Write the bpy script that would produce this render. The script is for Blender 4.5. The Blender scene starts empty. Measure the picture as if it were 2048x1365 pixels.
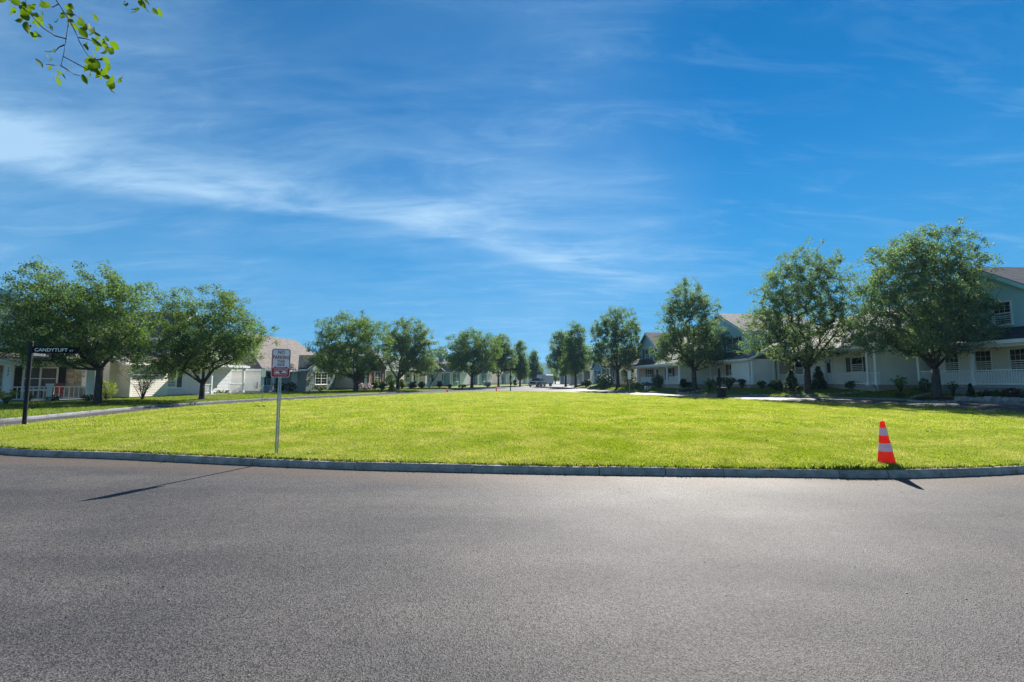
import bpy, bmesh, math, random
import numpy as np
from mathutils import Vector, Matrix

random.seed(7); np.random.seed(7)
sc = bpy.context.scene
C = sc.collection
R = math.radians

# ------------------------------------------------------------------ camera, sky, sun, exposure
FPX, PCX, PCY = 16 / 36 * 2048, 1024.0, 682.5          # 16 mm lens, measured on the 2048 px photograph
PITCH, EYE = math.atan(77.5 / FPX), 1.5
cam = bpy.data.cameras.new('camera'); cam.lens = 16; cam.sensor_width = 36
cam.clip_start = 0.05; cam.clip_end = 9000
cam_ob = bpy.data.objects.new('camera', cam); C.objects.link(cam_ob)
cam_ob.location = (0, 0, EYE); cam_ob.rotation_euler = (R(90) + PITCH, 0, 0)
sc.camera = cam_ob

SUN_AZ, SUN_EL = R(19.5), R(36.3)                      # azimuth to the right of the view direction
world = bpy.data.worlds.new('World'); sc.world = world; world.use_nodes = True
SKY_STRENGTH, SUN_STRENGTH, EXPOSURE = 0.055, 3.65, 1.71


def N(nt, kind, **kw):
    n = nt.nodes.new(kind)
    for k, v in kw.items():
        if k.startswith('i_'):
            key = k[2:]
            n.inputs[int(key) if key.isdigit() else key].default_value = v
        else:
            setattr(n, k, v)
    return n


def build_world():
    nt = world.node_tree; nt.nodes.clear(); L = nt.links.new
    sky = N(nt, 'ShaderNodeTexSky', sky_type='NISHITA', sun_disc=False, sun_elevation=SUN_EL, sun_rotation=SUN_AZ,
            altitude=300, air_density=1.0, dust_density=0.0, ozone_density=3.2)
    hs = N(nt, 'ShaderNodeHueSaturation'); hs.inputs['Saturation'].default_value = 1.08
    tint = N(nt, 'ShaderNodeMix', data_type='RGBA', blend_type='MULTIPLY')
    tint.inputs[0].default_value = 1.0; tint.inputs[7].default_value = (0.0, 0.48, 0.78, 1)
    gm = N(nt, 'ShaderNodeGamma'); gm.inputs[1].default_value = 0.82
    L(sky.outputs[0], gm.inputs[0]); L(gm.outputs[0], hs.inputs['Color']); L(hs.outputs[0], tint.inputs[6])
    tc = N(nt, 'ShaderNodeTexCoord'); sep = N(nt, 'ShaderNodeSeparateXYZ'); L(tc.outputs['Generated'], sep.inputs[0])

    def M(op, a, b=None, c=None):
        m = N(nt, 'ShaderNodeMath', operation=op)
        for i, v in enumerate((a, b, c)):
            if v is None: continue
            if isinstance(v, (int, float)): m.inputs[i].default_value = v
            else: L(v, m.inputs[i])
        return m.outputs[0]

    def smooth(v, a, b):
        m = N(nt, 'ShaderNodeMapRange', interpolation_type='SMOOTHSTEP')
        L(v, m.inputs[0]); m.inputs[1].default_value = a; m.inputs[2].default_value = b
        return m.outputs[0]
    x, y, z = sep.outputs
    az = M('ARCTAN2', x, y); el = M('ARCSINE', z)
    # cirrus live on a flat layer high above: project the direction on it so that they stretch towards the horizon
    zz = M('ADD', M('MAXIMUM', z, 0.0), 0.16)
    comb = N(nt, 'ShaderNodeCombineXYZ'); L(M('DIVIDE', x, zz), comb.inputs[0]); L(M('DIVIDE', y, zz), comb.inputs[1])
    rot = N(nt, 'ShaderNodeMapping'); rot.inputs['Rotation'].default_value = (0, 0, R(28)); rot.inputs['Scale'].default_value = (1.0, 2.6, 1)
    L(comb.outputs[0], rot.inputs[0])

    def noise(scale, detail, rough, dist, src):
        n = N(nt, 'ShaderNodeTexNoise'); n.inputs['Scale'].default_value = scale; n.inputs['Detail'].default_value = detail
        n.inputs['Roughness'].default_value = rough; n.inputs['Distortion'].default_value = dist
        L(src, n.inputs['Vector']); return n.outputs[0]
    fine = noise(1.6, 9, 0.62, 0.5, rot.outputs[0]); broad = noise(0.42, 4, 0.5, 0.3, comb.outputs[0])
    # the long band: elevation of its lower edge as a curve of azimuth
    fc = N(nt, 'ShaderNodeFloatCurve'); cv = fc.mapping.curves[0]
    pts = [(-0.862, 0.301), (-0.751, 0.296), (-0.576, 0.311), (-0.35, 0.324), (-0.138, 0.301), (0.085, 0.239), (0.298, 0.183), (0.396, 0.162), (0.6, 0.12)]
    f = lambda a: (a + 1.0) / 2.0
    cv.points[0].location = (0, 0.31); cv.points[1].location = (1, 0.06)
    for a, e in pts: cv.points.new(f(a), e)
    fc.mapping.update()
    L(M('MULTIPLY_ADD', az, 0.5, 0.5), fc.inputs['Value'])
    wob = M('MULTIPLY_ADD', noise(1.1, 5, 0.55, 0.2, rot.outputs[0]), 0.045, -0.0225)
    d = M('ADD', M('SUBTRACT', el, fc.outputs[0]), wob)
    sharp = M('MULTIPLY', smooth(d, -0.012, 0.022), smooth(d, 0.115, 0.02))
    wide = M('MULTIPLY', smooth(d, -0.08, 0.06), smooth(d, 0.42, 0.05))
    front = M('MULTIPLY', smooth(az, 0.50, 0.20), smooth(az, -3.2, -2.6))
    leftish = smooth(az, 0.15, -0.85)
    tex = smooth(fine, 0.30, 0.72); btex = smooth(broad, 0.36, 0.66)
    rot2 = N(nt, 'ShaderNodeMapping'); rot2.inputs['Rotation'].default_value = (0, 0, R(-20)); rot2.inputs['Scale'].default_value = (1.0, 3.4, 1); L(comb.outputs[0], rot2.inputs[0])
    wisp = smooth(noise(1.9, 10, 0.68, 0.9, rot2.outputs[0]), 0.46, 0.78)
    clear = M('MULTIPLY', smooth(az, 0.05, 0.5), smooth(az, 2.2, 1.3))             # the blue gap to the right
    open_ = M('SUBTRACT', 1.0, clear)
    m1 = M('MULTIPLY', M('MULTIPLY', sharp, front), M('MULTIPLY_ADD', leftish, 0.34, 0.34))
    m1 = M('MULTIPLY', m1, M('MULTIPLY_ADD', tex, 0.9, 0.25))
    m2 = M('MULTIPLY', M('MULTIPLY', wide, front), M('MULTIPLY', M('MULTIPLY_ADD', btex, 0.26, 0.12), M('MULTIPLY_ADD', tex, 0.8, 0.3)))
    veil = M('MULTIPLY', open_, M('ADD', M('MULTIPLY_ADD', btex, 0.14, 0.02), M('MULTIPLY', tex, 0.09)))  # cirrus veil, carried unseen behind the camera as added fill for shaded fronts
    m3 = M('MULTIPLY', wisp, M('MULTIPLY_ADD', btex, 0.22, 0.10))
    mask = M('MINIMUM', M('ADD', M('ADD', m1, m2), M('ADD', m3, veil)), 0.85)
    # thin ground haze: the lowest sky loses its brightness and turns to a soft blue
    hz = N(nt, 'ShaderNodeMix', data_type='RGBA'); L(M('MULTIPLY', smooth(el, 0.55, 0.02), 0.82), hz.inputs[0]); L(tint.outputs[2], hz.inputs[6]); hz.inputs[7].default_value = (0.40, 1.9, 3.8, 1)
    mix = N(nt, 'ShaderNodeMix', data_type='RGBA'); L(mask, mix.inputs[0]); L(hz.outputs[2], mix.inputs[6])
    mix.inputs[7].default_value = (2.7, 4.1, 5.5, 1)
    bg = N(nt, 'ShaderNodeBackground'); bg.inputs[1].default_value = SKY_STRENGTH
    L(mix.outputs[2], bg.inputs[0])
    out = N(nt, 'ShaderNodeOutputWorld'); L(bg.outputs[0], out.inputs[0])


build_world()
sun = bpy.data.lights.new('sun', 'SUN'); sun.energy = SUN_STRENGTH; sun.angle = R(0.55); sun.color = (1.0, 0.945, 0.86)
sun_ob = bpy.data.objects.new('sun', sun); C.objects.link(sun_ob)
SUN_DIR = Vector((math.sin(SUN_AZ) * math.cos(SUN_EL), math.cos(SUN_AZ) * math.cos(SUN_EL), math.sin(SUN_EL)))
sun_ob.location = SUN_DIR * 200; sun_ob.rotation_euler = SUN_DIR.to_track_quat('Z', 'Y').to_euler()
vs = sc.view_settings
vs.view_transform = 'Standard'; vs.look = 'None'; vs.gamma = 1.0; vs.use_curve_mapping = False; vs.exposure = EXPOSURE
cy = sc.cycles
cy.use_denoising = True; cy.denoiser = 'OPENIMAGEDENOISE'; cy.denoising_prefilter = 'NONE'; cy.max_bounces = 7; cy.diffuse_bounces = 4; cy.glossy_bounces = 3
cy.transmission_bounces = 5; cy.transparent_max_bounces = 6; cy.sample_clamp_indirect = 6.0
cy.caustics_reflective = False; cy.caustics_refractive = False


# ------------------------------------------------------------------ survey helpers (photograph pixel -> place)
def ray(px, py):
    u, v = (px - PCX) / FPX, (PCY - py) / FPX
    return Vector((u, math.cos(PITCH) - v * math.sin(PITCH), math.sin(PITCH) + v * math.cos(PITCH)))


def at_depth(px, py, Y):
    d = ray(px, py); t = Y / d.y
    return Vector((d.x * t, Y, EYE + d.z * t))


def sstep(a, b, x):
    t = min(1.0, max(0.0, (x - a) / (b - a))); return t * t * (3 - 2 * t)


def catmull(pts, n=6, closed=False):
    out = []; P = [Vector(p) for p in pts]; m = len(P)
    for i in range(m if closed else m - 1):
        p1, p2 = P[i], P[(i + 1) % m]
        p0 = P[i - 1] if (closed or i > 0) else p1
        p3 = P[(i + 2) % m] if (closed or i + 2 < m) else p2
        for k in range(n):
            t = k / n
            out.append(0.5 * ((2 * p1) + (p2 - p0) * t + (2 * p0 - 5 * p1 + 4 * p2 - p3) * t * t + (3 * p1 - p0 - 3 * p2 + p3) * t ** 3))
    if not closed: out.append(P[-1])
    return out


LEFT_KERB = catmull([(-60, 6.5), (-34, 8.5), (-23.5, 10.6), (-19.3, 13.2), (-18.2, 16.5), (-19.2, 22), (-19.6, 28.5), (-18.2, 35.4),
                     (-15.6, 43.5), (-12.6, 54.5), (-9.2, 64), (-5.6, 76), (-2.0, 88), (1.5, 102), (6.5, 130), (13, 180), (26, 300)], 5)
RIGHT_KERB = catmull([(27.5, -14), (27, 2), (26.2, 14), (25.3, 22.6), (23.9, 29.5), (20.2, 39), (15.8, 51), (13.0, 67), (12.6, 84), (14.0, 104), (17.6, 132),
                      (24, 180), (37, 300)], 5)
MEDIAN = catmull([(-13.9, 11.9), (-10.6, 9.5), (-7.4, 8.8), (-4.6, 8.17), (-2.58, 7.78), (-0.19, 7.5), (1.35, 7.36), (3.24, 7.24), (4.6, 7.17), (5.81, 7.12),
                  (7.0, 7.24), (8.2, 7.46), (11, 8.2), (14.5, 9.3), (17.4, 11.2), (19.2, 14.0), (19.9, 18), (19.6, 24.5), (16.7, 33.3), (12.4, 41.3), (7.9, 49.3),
                  (3.4, 54.3), (-0.3, 56.2), (-4, 54), (-7.2, 49.3), (-13.2, 37.6), (-16.1, 28.2), (-16.6, 22.6), (-15.7, 17.3), (-15.1, 13.9)], 5, True)
KERB_H, KERB_W = 0.11, 0.15


def seg_arr(pts):
    a = np.array([(p.x, p.y) for p in pts]); return a[:-1], a[1:]


def dist_poly(segs, x, y):
    a, b = segs; p = np.array([x, y]); d = b - a
    t = np.clip(((p - a) * d).sum(1) / (d * d).sum(1), 0, 1); q = a + d * t[:, None]
    r = np.hypot(*(p - q).T); i = int(r.argmin())
    cr = d[i, 0] * (y - a[i, 1]) - d[i, 1] * (x - a[i, 0])
    return float(r[i]), cr
LS, RS, MS = seg_arr(LEFT_KERB), seg_arr(RIGHT_KERB), seg_arr(MEDIAN + MEDIAN[:1])
MED_NP = np.array([(p.x, p.y) for p in MEDIAN])


def in_poly(poly, x, y):
    x1, y1 = poly[:, 0], poly[:, 1]; x2, y2 = np.roll(x1, -1), np.roll(y1, -1)
    c = ((y1 > y) != (y2 > y)) & (x < (x2 - x1) * (y - y1) / (y2 - y1 + 1e-12) + x1)
    return bool(c.sum() % 2)


def road_z(x, y):
    return 0.27 * sstep(17, 27, x) * (1 - 0.6 * sstep(40, 80, y)) + 0.05 * sstep(60, 120, y)


def left_rise(d): return 0.10 * sstep(0.3, 8, d)
def right_rise(d): return 0.56 * (1 - math.exp(-max(0.0, d - 0.16) / 1.9))


def terrain(x, y):
    z = road_z(x, y)
    if in_poly(MED_NP, x, y):
        d, _ = dist_poly(MS, x, y); return z + KERB_H + 0.02 + 0.07 * sstep(0.2, 8, d)
    d, c = dist_poly(LS, x, y)
    if c > 0: return z + KERB_H + left_rise(d)
    d, c = dist_poly(RS, x, y)
    if c < 0: return z + KERB_H + right_rise(d)
    return z


def on_ground(px, py):
    """first point of the terrain that is seen at this pixel of the photograph"""
    d = ray(px, py); t = 2.0
    while t < 400:
        p = Vector((d.x * t, d.y * t, EYE + d.z * t))
        if p.z <= terrain(p.x, p.y): break
        t *= 1.01
    lo, hi = t / 1.01, t
    for _ in range(20):
        t = (lo + hi) / 2; p = Vector((d.x * t, d.y * t, EYE + d.z * t))
        if p.z <= terrain(p.x, p.y): hi = t
        else: lo = t
    return Vector((p.x, p.y, terrain(p.x, p.y)))


def grounded(px, Y):
    x = (px - PCX) / FPX * (Y * 1.0) / math.cos(PITCH) * math.cos(PITCH)
    return Vector((x, Y, terrain(x, Y)))


# ------------------------------------------------------------------ materials
MAT = {}


def mat(name, col, rough=0.6, spec=0.3, var=0.0, vscale=3.0, bump=0.0, bscale=40.0, metal=0.0, stretch=(1, 1, 1)):
    m = bpy.data.materials.new(name); m.use_nodes = True; nt = m.node_tree; b = nt.nodes['Principled BSDF']; L = nt.links.new
    b.inputs['Base Color'].default_value = (*col, 1); b.inputs['Roughness'].default_value = rough
    b.inputs['Specular IOR Level'].default_value = spec; b.inputs['Metallic'].default_value = metal
    geo = N(nt, 'ShaderNodeNewGeometry'); mp = N(nt, 'ShaderNodeMapping'); mp.inputs['Scale'].default_value = stretch
    L(geo.outputs['Position'], mp.inputs[0])
    if var > 0:
        n = N(nt, 'ShaderNodeTexNoise'); n.inputs['Scale'].default_value = vscale; n.inputs['Detail'].default_value = 6; n.inputs['Roughness'].default_value = 0.65
        L(mp.outputs[0], n.inputs['Vector'])
        r = N(nt, 'ShaderNodeValToRGB')
        r.color_ramp.elements[0].position = 0.3; r.color_ramp.elements[1].position = 0.72
        r.color_ramp.elements[0].color = (*[c * (1 - var) for c in col], 1)
        r.color_ramp.elements[1].color = (*[min(1, c * (1 + var)) for c in col], 1)
        L(n.outputs[0], r.inputs[0]); L(r.outputs[0], b.inputs['Base Color'])
    if bump > 0:
        n = N(nt, 'ShaderNodeTexNoise'); n.inputs['Scale'].default_value = bscale; n.inputs['Detail'].default_value = 5
        L(mp.outputs[0], n.inputs['Vector'])
        bp = N(nt, 'ShaderNodeBump'); bp.inputs['Strength'].default_value = bump; bp.inputs['Distance'].default_value = 0.02
        L(n.outputs[0], bp.inputs['Height']); L(bp.outputs[0], b.inputs['Normal'])
    MAT[name] = m; return m


def leafy(name, c0, c1, trans=0.45, tcol=(1.5, 1.7, 0.5), rough=0.45, patch=0.0, patch_col=(0.3, 0.3, 0.1), pscale=0.5, spec=0.35):
    """foliage: reflecting upper side plus light passing through; the colour varies from leaf to leaf"""
    m = bpy.data.materials.new(name); m.use_nodes = True; nt = m.node_tree; b = nt.nodes['Principled BSDF']; L = nt.links.new
    geo = N(nt, 'ShaderNodeNewGeometry'); rp = N(nt, 'ShaderNodeValToRGB')
    rp.color_ramp.elements[0].color = (*c0, 1); rp.color_ramp.elements[1].color = (*c1, 1)
    L(geo.outputs['Random Per Island'], rp.inputs[0]); col = rp.outputs[0]
    if patch > 0:
        n = N(nt, 'ShaderNodeTexNoise'); n.inputs['Scale'].default_value = pscale; n.inputs['Detail'].default_value = 7; n.inputs['Roughness'].default_value = 0.72; L(geo.outputs['Position'], n.inputs['Vector'])
        mr = N(nt, 'ShaderNodeMapRange'); mr.inputs[1].default_value = 0.44; mr.inputs[2].default_value = 0.60; mr.inputs[4].default_value = patch; L(n.outputs[0], mr.inputs[0])
        mx = N(nt, 'ShaderNodeMix', data_type='RGBA'); L(mr.outputs[0], mx.inputs[0]); L(col, mx.inputs[6]); mx.inputs[7].default_value = (*patch_col, 1); col = mx.outputs[2]
    L(col, b.inputs['Base Color']); b.inputs['Roughness'].default_value = rough; b.inputs['Specular IOR Level'].default_value = spec
    t = N(nt, 'ShaderNodeBsdfTranslucent'); mul = N(nt, 'ShaderNodeMix', data_type='RGBA', blend_type='MULTIPLY'); mul.inputs[0].default_value = 1
    L(col, mul.inputs[6]); mul.inputs[7].default_value = (*tcol, 1); L(mul.outputs[2], t.inputs[0])
    ms = N(nt, 'ShaderNodeMixShader'); ms.inputs[0].default_value = trans; L(b.outputs[0], ms.inputs[1]); L(t.outputs[0], ms.inputs[2])
    L(ms.outputs[0], nt.nodes['Material Output'].inputs[0]); MAT[name] = m; return m


def asphalt_mat(name, base, tone):
    m = bpy.data.materials.new(name); m.use_nodes = True; nt = m.node_tree; b = nt.nodes['Principled BSDF']; L = nt.links.new
    geo = N(nt, 'ShaderNodeNewGeometry'); P = geo.outputs['Position']

    def noise(s, d=4, r=0.6, src=P):
        n = N(nt, 'ShaderNodeTexNoise'); n.inputs['Scale'].default_value = s; n.inputs['Detail'].default_value = d; n.inputs['Roughness'].default_value = r; L(src, n.inputs['Vector']); return n.outputs[0]

    def ramp(v, p0, c0, p1, c1):
        r = N(nt, 'ShaderNodeValToRGB'); e = r.color_ramp.elements; e[0].position = p0; e[1].position = p1; e[0].color = (*c0, 1); e[1].color = (*c1, 1); L(v, r.inputs[0]); return r.outputs[0]

    def mul(a, b2, f=1.0):
        x = N(nt, 'ShaderNodeMix', data_type='RGBA', blend_type='MULTIPLY'); x.inputs[0].default_value = f; L(a, x.inputs[6]); L(b2, x.inputs[7]); return x.outputs[2]
    vo = N(nt, 'ShaderNodeTexVoronoi'); vo.inputs['Scale'].default_value = 124; L(P, vo.inputs['Vector'])
    sp = N(nt, 'ShaderNodeSeparateColor'); L(vo.outputs['Color'], sp.inputs[0])
    stone = ramp(sp.outputs[0], 0.0, tuple(c * 0.30 for c in base), 1.0, tuple(c * 1.8 for c in base))
    pit = ramp(noise(210, 3, 0.7), 0.33, (0.35, 0.35, 0.35), 0.52, (1.12, 1.12, 1.12))
    big = ramp(noise(0.45, 6, 0.68), 0.32, (0.70, 0.71, 0.75), 0.70, (1.20, 1.15, 1.09))
    mp = N(nt, 'ShaderNodeMapping'); mp.inputs['Scale'].default_value = (0.16, 1.3, 1); mp.inputs['Rotation'].default_value = (0, 0, R(4)); L(P, mp.inputs[0])
    lanes = ramp(noise(0.9, 5, 0.55, mp.outputs[0]), 0.34, (0.76, 0.76, 0.79), 0.68, (1.16, 1.14, 1.11))
    col = mul(mul(mul(stone, pit), big), lanes)
    mp2 = N(nt, 'ShaderNodeMapping'); mp2.inputs['Scale'].default_value = (0.5, 3.4, 1); mp2.inputs['Rotation'].default_value = (0, 0, R(-12)); L(P, mp2.inputs[0])
    scuff = noise(1.5, 8, 0.8, mp2.outputs[0])
    mr = N(nt, 'ShaderNodeMapRange'); mr.inputs[1].default_value = 0.70; mr.inputs[2].default_value = 0.80; mr.inputs[4].default_value = 0.5; L(scuff, mr.inputs[0])
    mx = N(nt, 'ShaderNodeMix', data_type='RGBA'); L(mr.outputs[0], mx.inputs[0]); L(col, mx.inputs[6]); mx.inputs[7].default_value = (0.30, 0.29, 0.28, 1)
    # brown dust swept against the front kerb
    sx = N(nt, 'ShaderNodeSeparateXYZ'); L(P, sx.inputs[0])
    def MM(op, a, b2):
        q = N(nt, 'ShaderNodeMath', operation=op)
        for i_, v_ in enumerate((a, b2)):
            if isinstance(v_, (int, float)): q.inputs[i_].default_value = v_
            else: L(v_, q.inputs[i_])
        return q.outputs[0]
    edge = MM('SUBTRACT', sx.outputs[1], MM('ADD', MM('MULTIPLY', MM('MAXIMUM', MM('MULTIPLY', sx.outputs[0], -1.0), 0.0), 0.2), 7.3))
    er = N(nt, 'ShaderNodeMapRange', interpolation_type='SMOOTHSTEP'); er.inputs[1].default_value = -0.95; er.inputs[2].default_value = 0.0; L(MM('ADD', edge, MM('MULTIPLY', noise(2.5, 5), 0.5)), er.inputs[0])
    er2 = N(nt, 'ShaderNodeMapRange'); er2.inputs[1].default_value = 0.9; er2.inputs[2].default_value = 0.5; L(edge, er2.inputs[0])
    dm = N(nt, 'ShaderNodeMix', data_type='RGBA'); L(MM('MULTIPLY', MM('MULTIPLY', er.outputs[0], er2.outputs[0]), 0.6), dm.inputs[0]); L(mx.outputs[2], dm.inputs[6]); dm.inputs[7].default_value = (0.115, 0.085, 0.065, 1)
    L(dm.outputs[2], b.inputs['Base Color'])
    rr = N(nt, 'ShaderNodeMapRange'); rr.inputs[3].default_value = 0.52; rr.inputs[4].default_value = 0.70; L(noise(0.8, 4), rr.inputs[0]); L(rr.outputs[0], b.inputs['Roughness'])
    b.inputs['Specular IOR Level'].default_value = tone
    hb = N(nt, 'ShaderNodeMath', operation='ADD'); L(vo.outputs['Distance'], hb.inputs[0]); L(noise(160, 3), hb.inputs[1])
    bp = N(nt, 'ShaderNodeBump'); bp.inputs['Strength'].default_value = 0.55; bp.inputs['Distance'].default_value = 0.006; L(hb.outputs[0], bp.inputs['Height']); L(bp.outputs[0], b.inputs['Normal'])
    MAT[name] = m


def lawn_mat(name, ca, cb, cc, dry):
    m = bpy.data.materials.new(name); m.use_nodes = True; nt = m.node_tree; b = nt.nodes['Principled BSDF']; L = nt.links.new
    geo = N(nt, 'ShaderNodeNewGeometry'); P = geo.outputs['Position']

    def noise(s, d=5, r=0.6):
        n = N(nt, 'ShaderNodeTexNoise'); n.inputs['Scale'].default_value = s; n.inputs['Detail'].default_value = d; n.inputs['Roughness'].default_value = r; L(P, n.inputs['Vector']); return n.outputs[0]
    r1 = N(nt, 'ShaderNodeValToRGB'); e = r1.color_ramp.elements; e[0].position = 0.3; e[1].position = 0.7; e[0].color = (*ca, 1); e[1].color = (*cb, 1); L(noise(9, 8, 0.75), r1.inputs[0])
    mr = N(nt, 'ShaderNodeMapRange'); mr.inputs[1].default_value = 0.44; mr.inputs[2].default_value = 0.60; mr.inputs[4].default_value = dry; L(noise(0.8, 7, 0.72), mr.inputs[0])
    mx = N(nt, 'ShaderNodeMix', data_type='RGBA'); L(mr.outputs[0], mx.inputs[0]); L(r1.outputs[0], mx.inputs[6]); mx.inputs[7].default_value = (*cc, 1)
    L(mx.outputs[2], b.inputs['Base Color']); b.inputs['Roughness'].default_value = 0.9; b.inputs['Specular IOR Level'].default_value = 0.1
    bp = N(nt, 'ShaderNodeBump'); bp.inputs['Strength'].default_value = 0.9; bp.inputs['Distance'].default_value = 0.05; L(noise(30, 6, 0.7), bp.inputs['Height']); L(bp.outputs[0], b.inputs['Normal'])
    MAT[name] = m


def shingle_mat(name, col, var=0.3):
    m = bpy.data.materials.new(name); m.use_nodes = True; nt = m.node_tree; b = nt.nodes['Principled BSDF']; L = nt.links.new
    geo = N(nt, 'ShaderNodeNewGeometry'); P = geo.outputs['Position']
    mp = N(nt, 'ShaderNodeMapping'); mp.inputs['Scale'].default_value = (2.2, 2.2, 9); L(P, mp.inputs[0])
    vo = N(nt, 'ShaderNodeTexVoronoi'); vo.inputs['Scale'].default_value = 1.4; L(mp.outputs[0], vo.inputs['Vector'])
    sp = N(nt, 'ShaderNodeSeparateColor'); L(vo.outputs['Color'], sp.inputs[0])
    r = N(nt, 'ShaderNodeValToRGB'); r.color_ramp.elements[0].color = (*[c * (1 - var) for c in col], 1); r.color_ramp.elements[1].color = (*[c * (1 + var) for c in col], 1); L(sp.outputs[0], r.inputs[0])
    L(r.outputs[0], b.inputs['Base Color']); b.inputs['Roughness'].default_value = 0.85; b.inputs['Specular IOR Level'].default_value = 0.2
    n = N(nt, 'ShaderNodeTexNoise'); n.inputs['Scale'].default_value = 30; L(P, n.inputs['Vector'])
    bp = N(nt, 'ShaderNodeBump'); bp.inputs['Strength'].default_value = 0.4; bp.inputs['Distance'].default_value = 0.02; L(n.outputs[0], bp.inputs['Height']); L(bp.outputs[0], b.inputs['Normal'])
    MAT[name] = m


asphalt_mat('asphalt', (0.079, 0.0765, 0.0768), 0.115)
lawn_mat('lawn_soil', (0.13, 0.17, 0.016), (0.25, 0.29, 0.032), (0.33, 0.325, 0.10), 0.75)
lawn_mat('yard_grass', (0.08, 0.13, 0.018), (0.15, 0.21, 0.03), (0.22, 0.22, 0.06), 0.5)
leafy('grass_blade', (0.12, 0.185, 0.014), (0.29, 0.335, 0.04), 0.5, (1.4, 1.5, 0.6), 0.6, 0.75, (0.42, 0.39, 0.17), 0.8, 0.2)
leafy('weed_leaf', (0.11, 0.16, 0.03), (0.26, 0.30, 0.07), 0.45, (1.5, 1.6, 0.6))
leafy('pear_leaf', (0.052, 0.104, 0.062), (0.138, 0.198, 0.074), 0.46, (1.7, 1.9, 0.65), 0.6, 0.35, (0.10, 0.12, 0.03), 0.8, 0.22)
leafy('pear_leaf_pale', (0.078, 0.130, 0.096), (0.165, 0.225, 0.125), 0.46, (1.5, 1.75, 0.72), 0.6, 0.3, (0.12, 0.12, 0.05), 0.8, 0.26)
leafy('shrub_dark', (0.012, 0.03, 0.012), (0.045, 0.075, 0.02), 0.25)
leafy('shrub_green', (0.03, 0.07, 0.015), (0.09, 0.15, 0.03), 0.35)
leafy('shrub_yellow', (0.12, 0.17, 0.02), (0.26, 0.29, 0.05), 0.4)
leafy('shrub_red', (0.045, 0.02, 0.018), (0.09, 0.05, 0.03), 0.3)
leafy('flower', (0.45, 0.35, 0.40), (0.7, 0.62, 0.6), 0.3, (1, 1, 1))
leafy('near_leaf', (0.045, 0.10, 0.012), (0.115, 0.17, 0.02), 0.42, (1.7, 1.8, 0.5), 0.65, spec=0.12)
mat('bark', (0.075, 0.062, 0.052), 0.9, 0.1, 0.45, 14, 0.9, 25, stretch=(1, 1, 0.25))
mat('twig', (0.06, 0.045, 0.04), 0.85, 0.15)
mat('concrete', (0.36, 0.31, 0.26), 0.9, 0.2, 0.42, 5.0, 0.9, 45)
mat('kerb_shade_dark', (0.19, 0.20, 0.21), 0.85, 0.25, 0.3, 2.2, 0.5, 60)  # side kerbs: shade put into a darker, bluer concrete colour
mat('walk_concrete', (0.33, 0.33, 0.32), 0.85, 0.25, 0.18, 2.0, 0.3, 50)
mat('mulch', (0.055, 0.036, 0.028), 0.95, 0.1, 0.5, 12, 1.0, 30)
mat('dry_soil', (0.16, 0.11, 0.07), 0.95, 0.1, 0.45, 14, 1.0, 35)
mat('white_trim', (0.84, 0.84, 0.83), 0.5, 0.4, 0.06, 2)
mat('vinyl_white', (0.85, 0.83, 0.80), 0.5, 0.35, 0.06, 1.2)
mat('vinyl_cream', (0.83, 0.77, 0.69), 0.5, 0.35, 0.06, 1.2)
mat('vinyl_tan', (0.76, 0.68, 0.57), 0.5, 0.35, 0.06, 1.2)
mat('vinyl_shade_blue', (0.42, 0.68, 0.76), 0.5, 0.35, 0.06, 1.2)  # light siding, with the blue of skylit shade put into its colour
mat('vinyl_grey', (0.66, 0.68, 0.68), 0.5, 0.35, 0.06, 1.2)
mat('vinyl_teal', (0.26, 0.42, 0.44), 0.5, 0.35, 0.06, 1.2)
mat('foundation', (0.46, 0.34, 0.27), 0.9, 0.15, 0.2, 4, 0.4, 40)
mat('stone_tan', (0.5, 0.38, 0.30), 0.9, 0.15, 0.3, 3, 0.6, 30)
mat('stone_grey', (0.30, 0.30, 0.28), 0.9, 0.15, 0.4, 5, 0.8, 20)
mat('mortar', (0.36, 0.33, 0.29), 0.95, 0.1)
mat('brick_red', (0.30, 0.14, 0.10), 0.9, 0.15, 0.4, 8, 0.6, 30)
mat('glass_dark', (0.008, 0.013, 0.018), 0.08, 0.35)
mat('curtain', (0.10, 0.11, 0.12), 0.5, 0.5, 0.4, 6, stretch=(6, 6, 0.4))
mat('shutter_black', (0.012, 0.017, 0.022), 0.6, 0.3)
mat('shutter_green', (0.02, 0.07, 0.08), 0.6, 0.3)
mat('door_dark', (0.03, 0.025, 0.025), 0.5, 0.4)
mat('door_white', (0.62, 0.62, 0.60), 0.5, 0.4)
mat('door_blue', (0.04, 0.22, 0.32), 0.5, 0.4)
shingle_mat('shingle_grey', (0.135, 0.130, 0.135)); shingle_mat('shingle_brown', (0.135, 0.118, 0.108)); shingle_mat('shingle_dark', (0.03, 0.045, 0.055)); shingle_mat('shingle_green', (0.085, 0.11, 0.115))
mat('black_metal', (0.008, 0.011, 0.018), 0.6, 0.25)
mat('galvanised', (0.46, 0.48, 0.47), 0.42, 0.5, 0.15, 20, metal=0.7)
mat('sign_white', (0.90, 0.88, 0.88), 0.5, 0.4)
mat('blade_black', (0.007, 0.009, 0.014), 0.95, 0.0)
mat('blade_edge', (0.06, 0.066, 0.07), 0.95, 0.0)
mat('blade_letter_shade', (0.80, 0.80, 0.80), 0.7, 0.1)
mat('blade_letter_dimmed', (0.26, 0.30, 0.32), 0.95, 0.0)  # same white lettering, darkened in colour to offset sun on this blade
mat('sign_red', (0.60, 0.035, 0.045), 0.5, 0.4)
mat('sign_red_faded', (0.42, 0.06, 0.08), 0.5, 0.4)
mat('sign_ink', (0.02, 0.02, 0.02), 0.6, 0.3)
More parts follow.
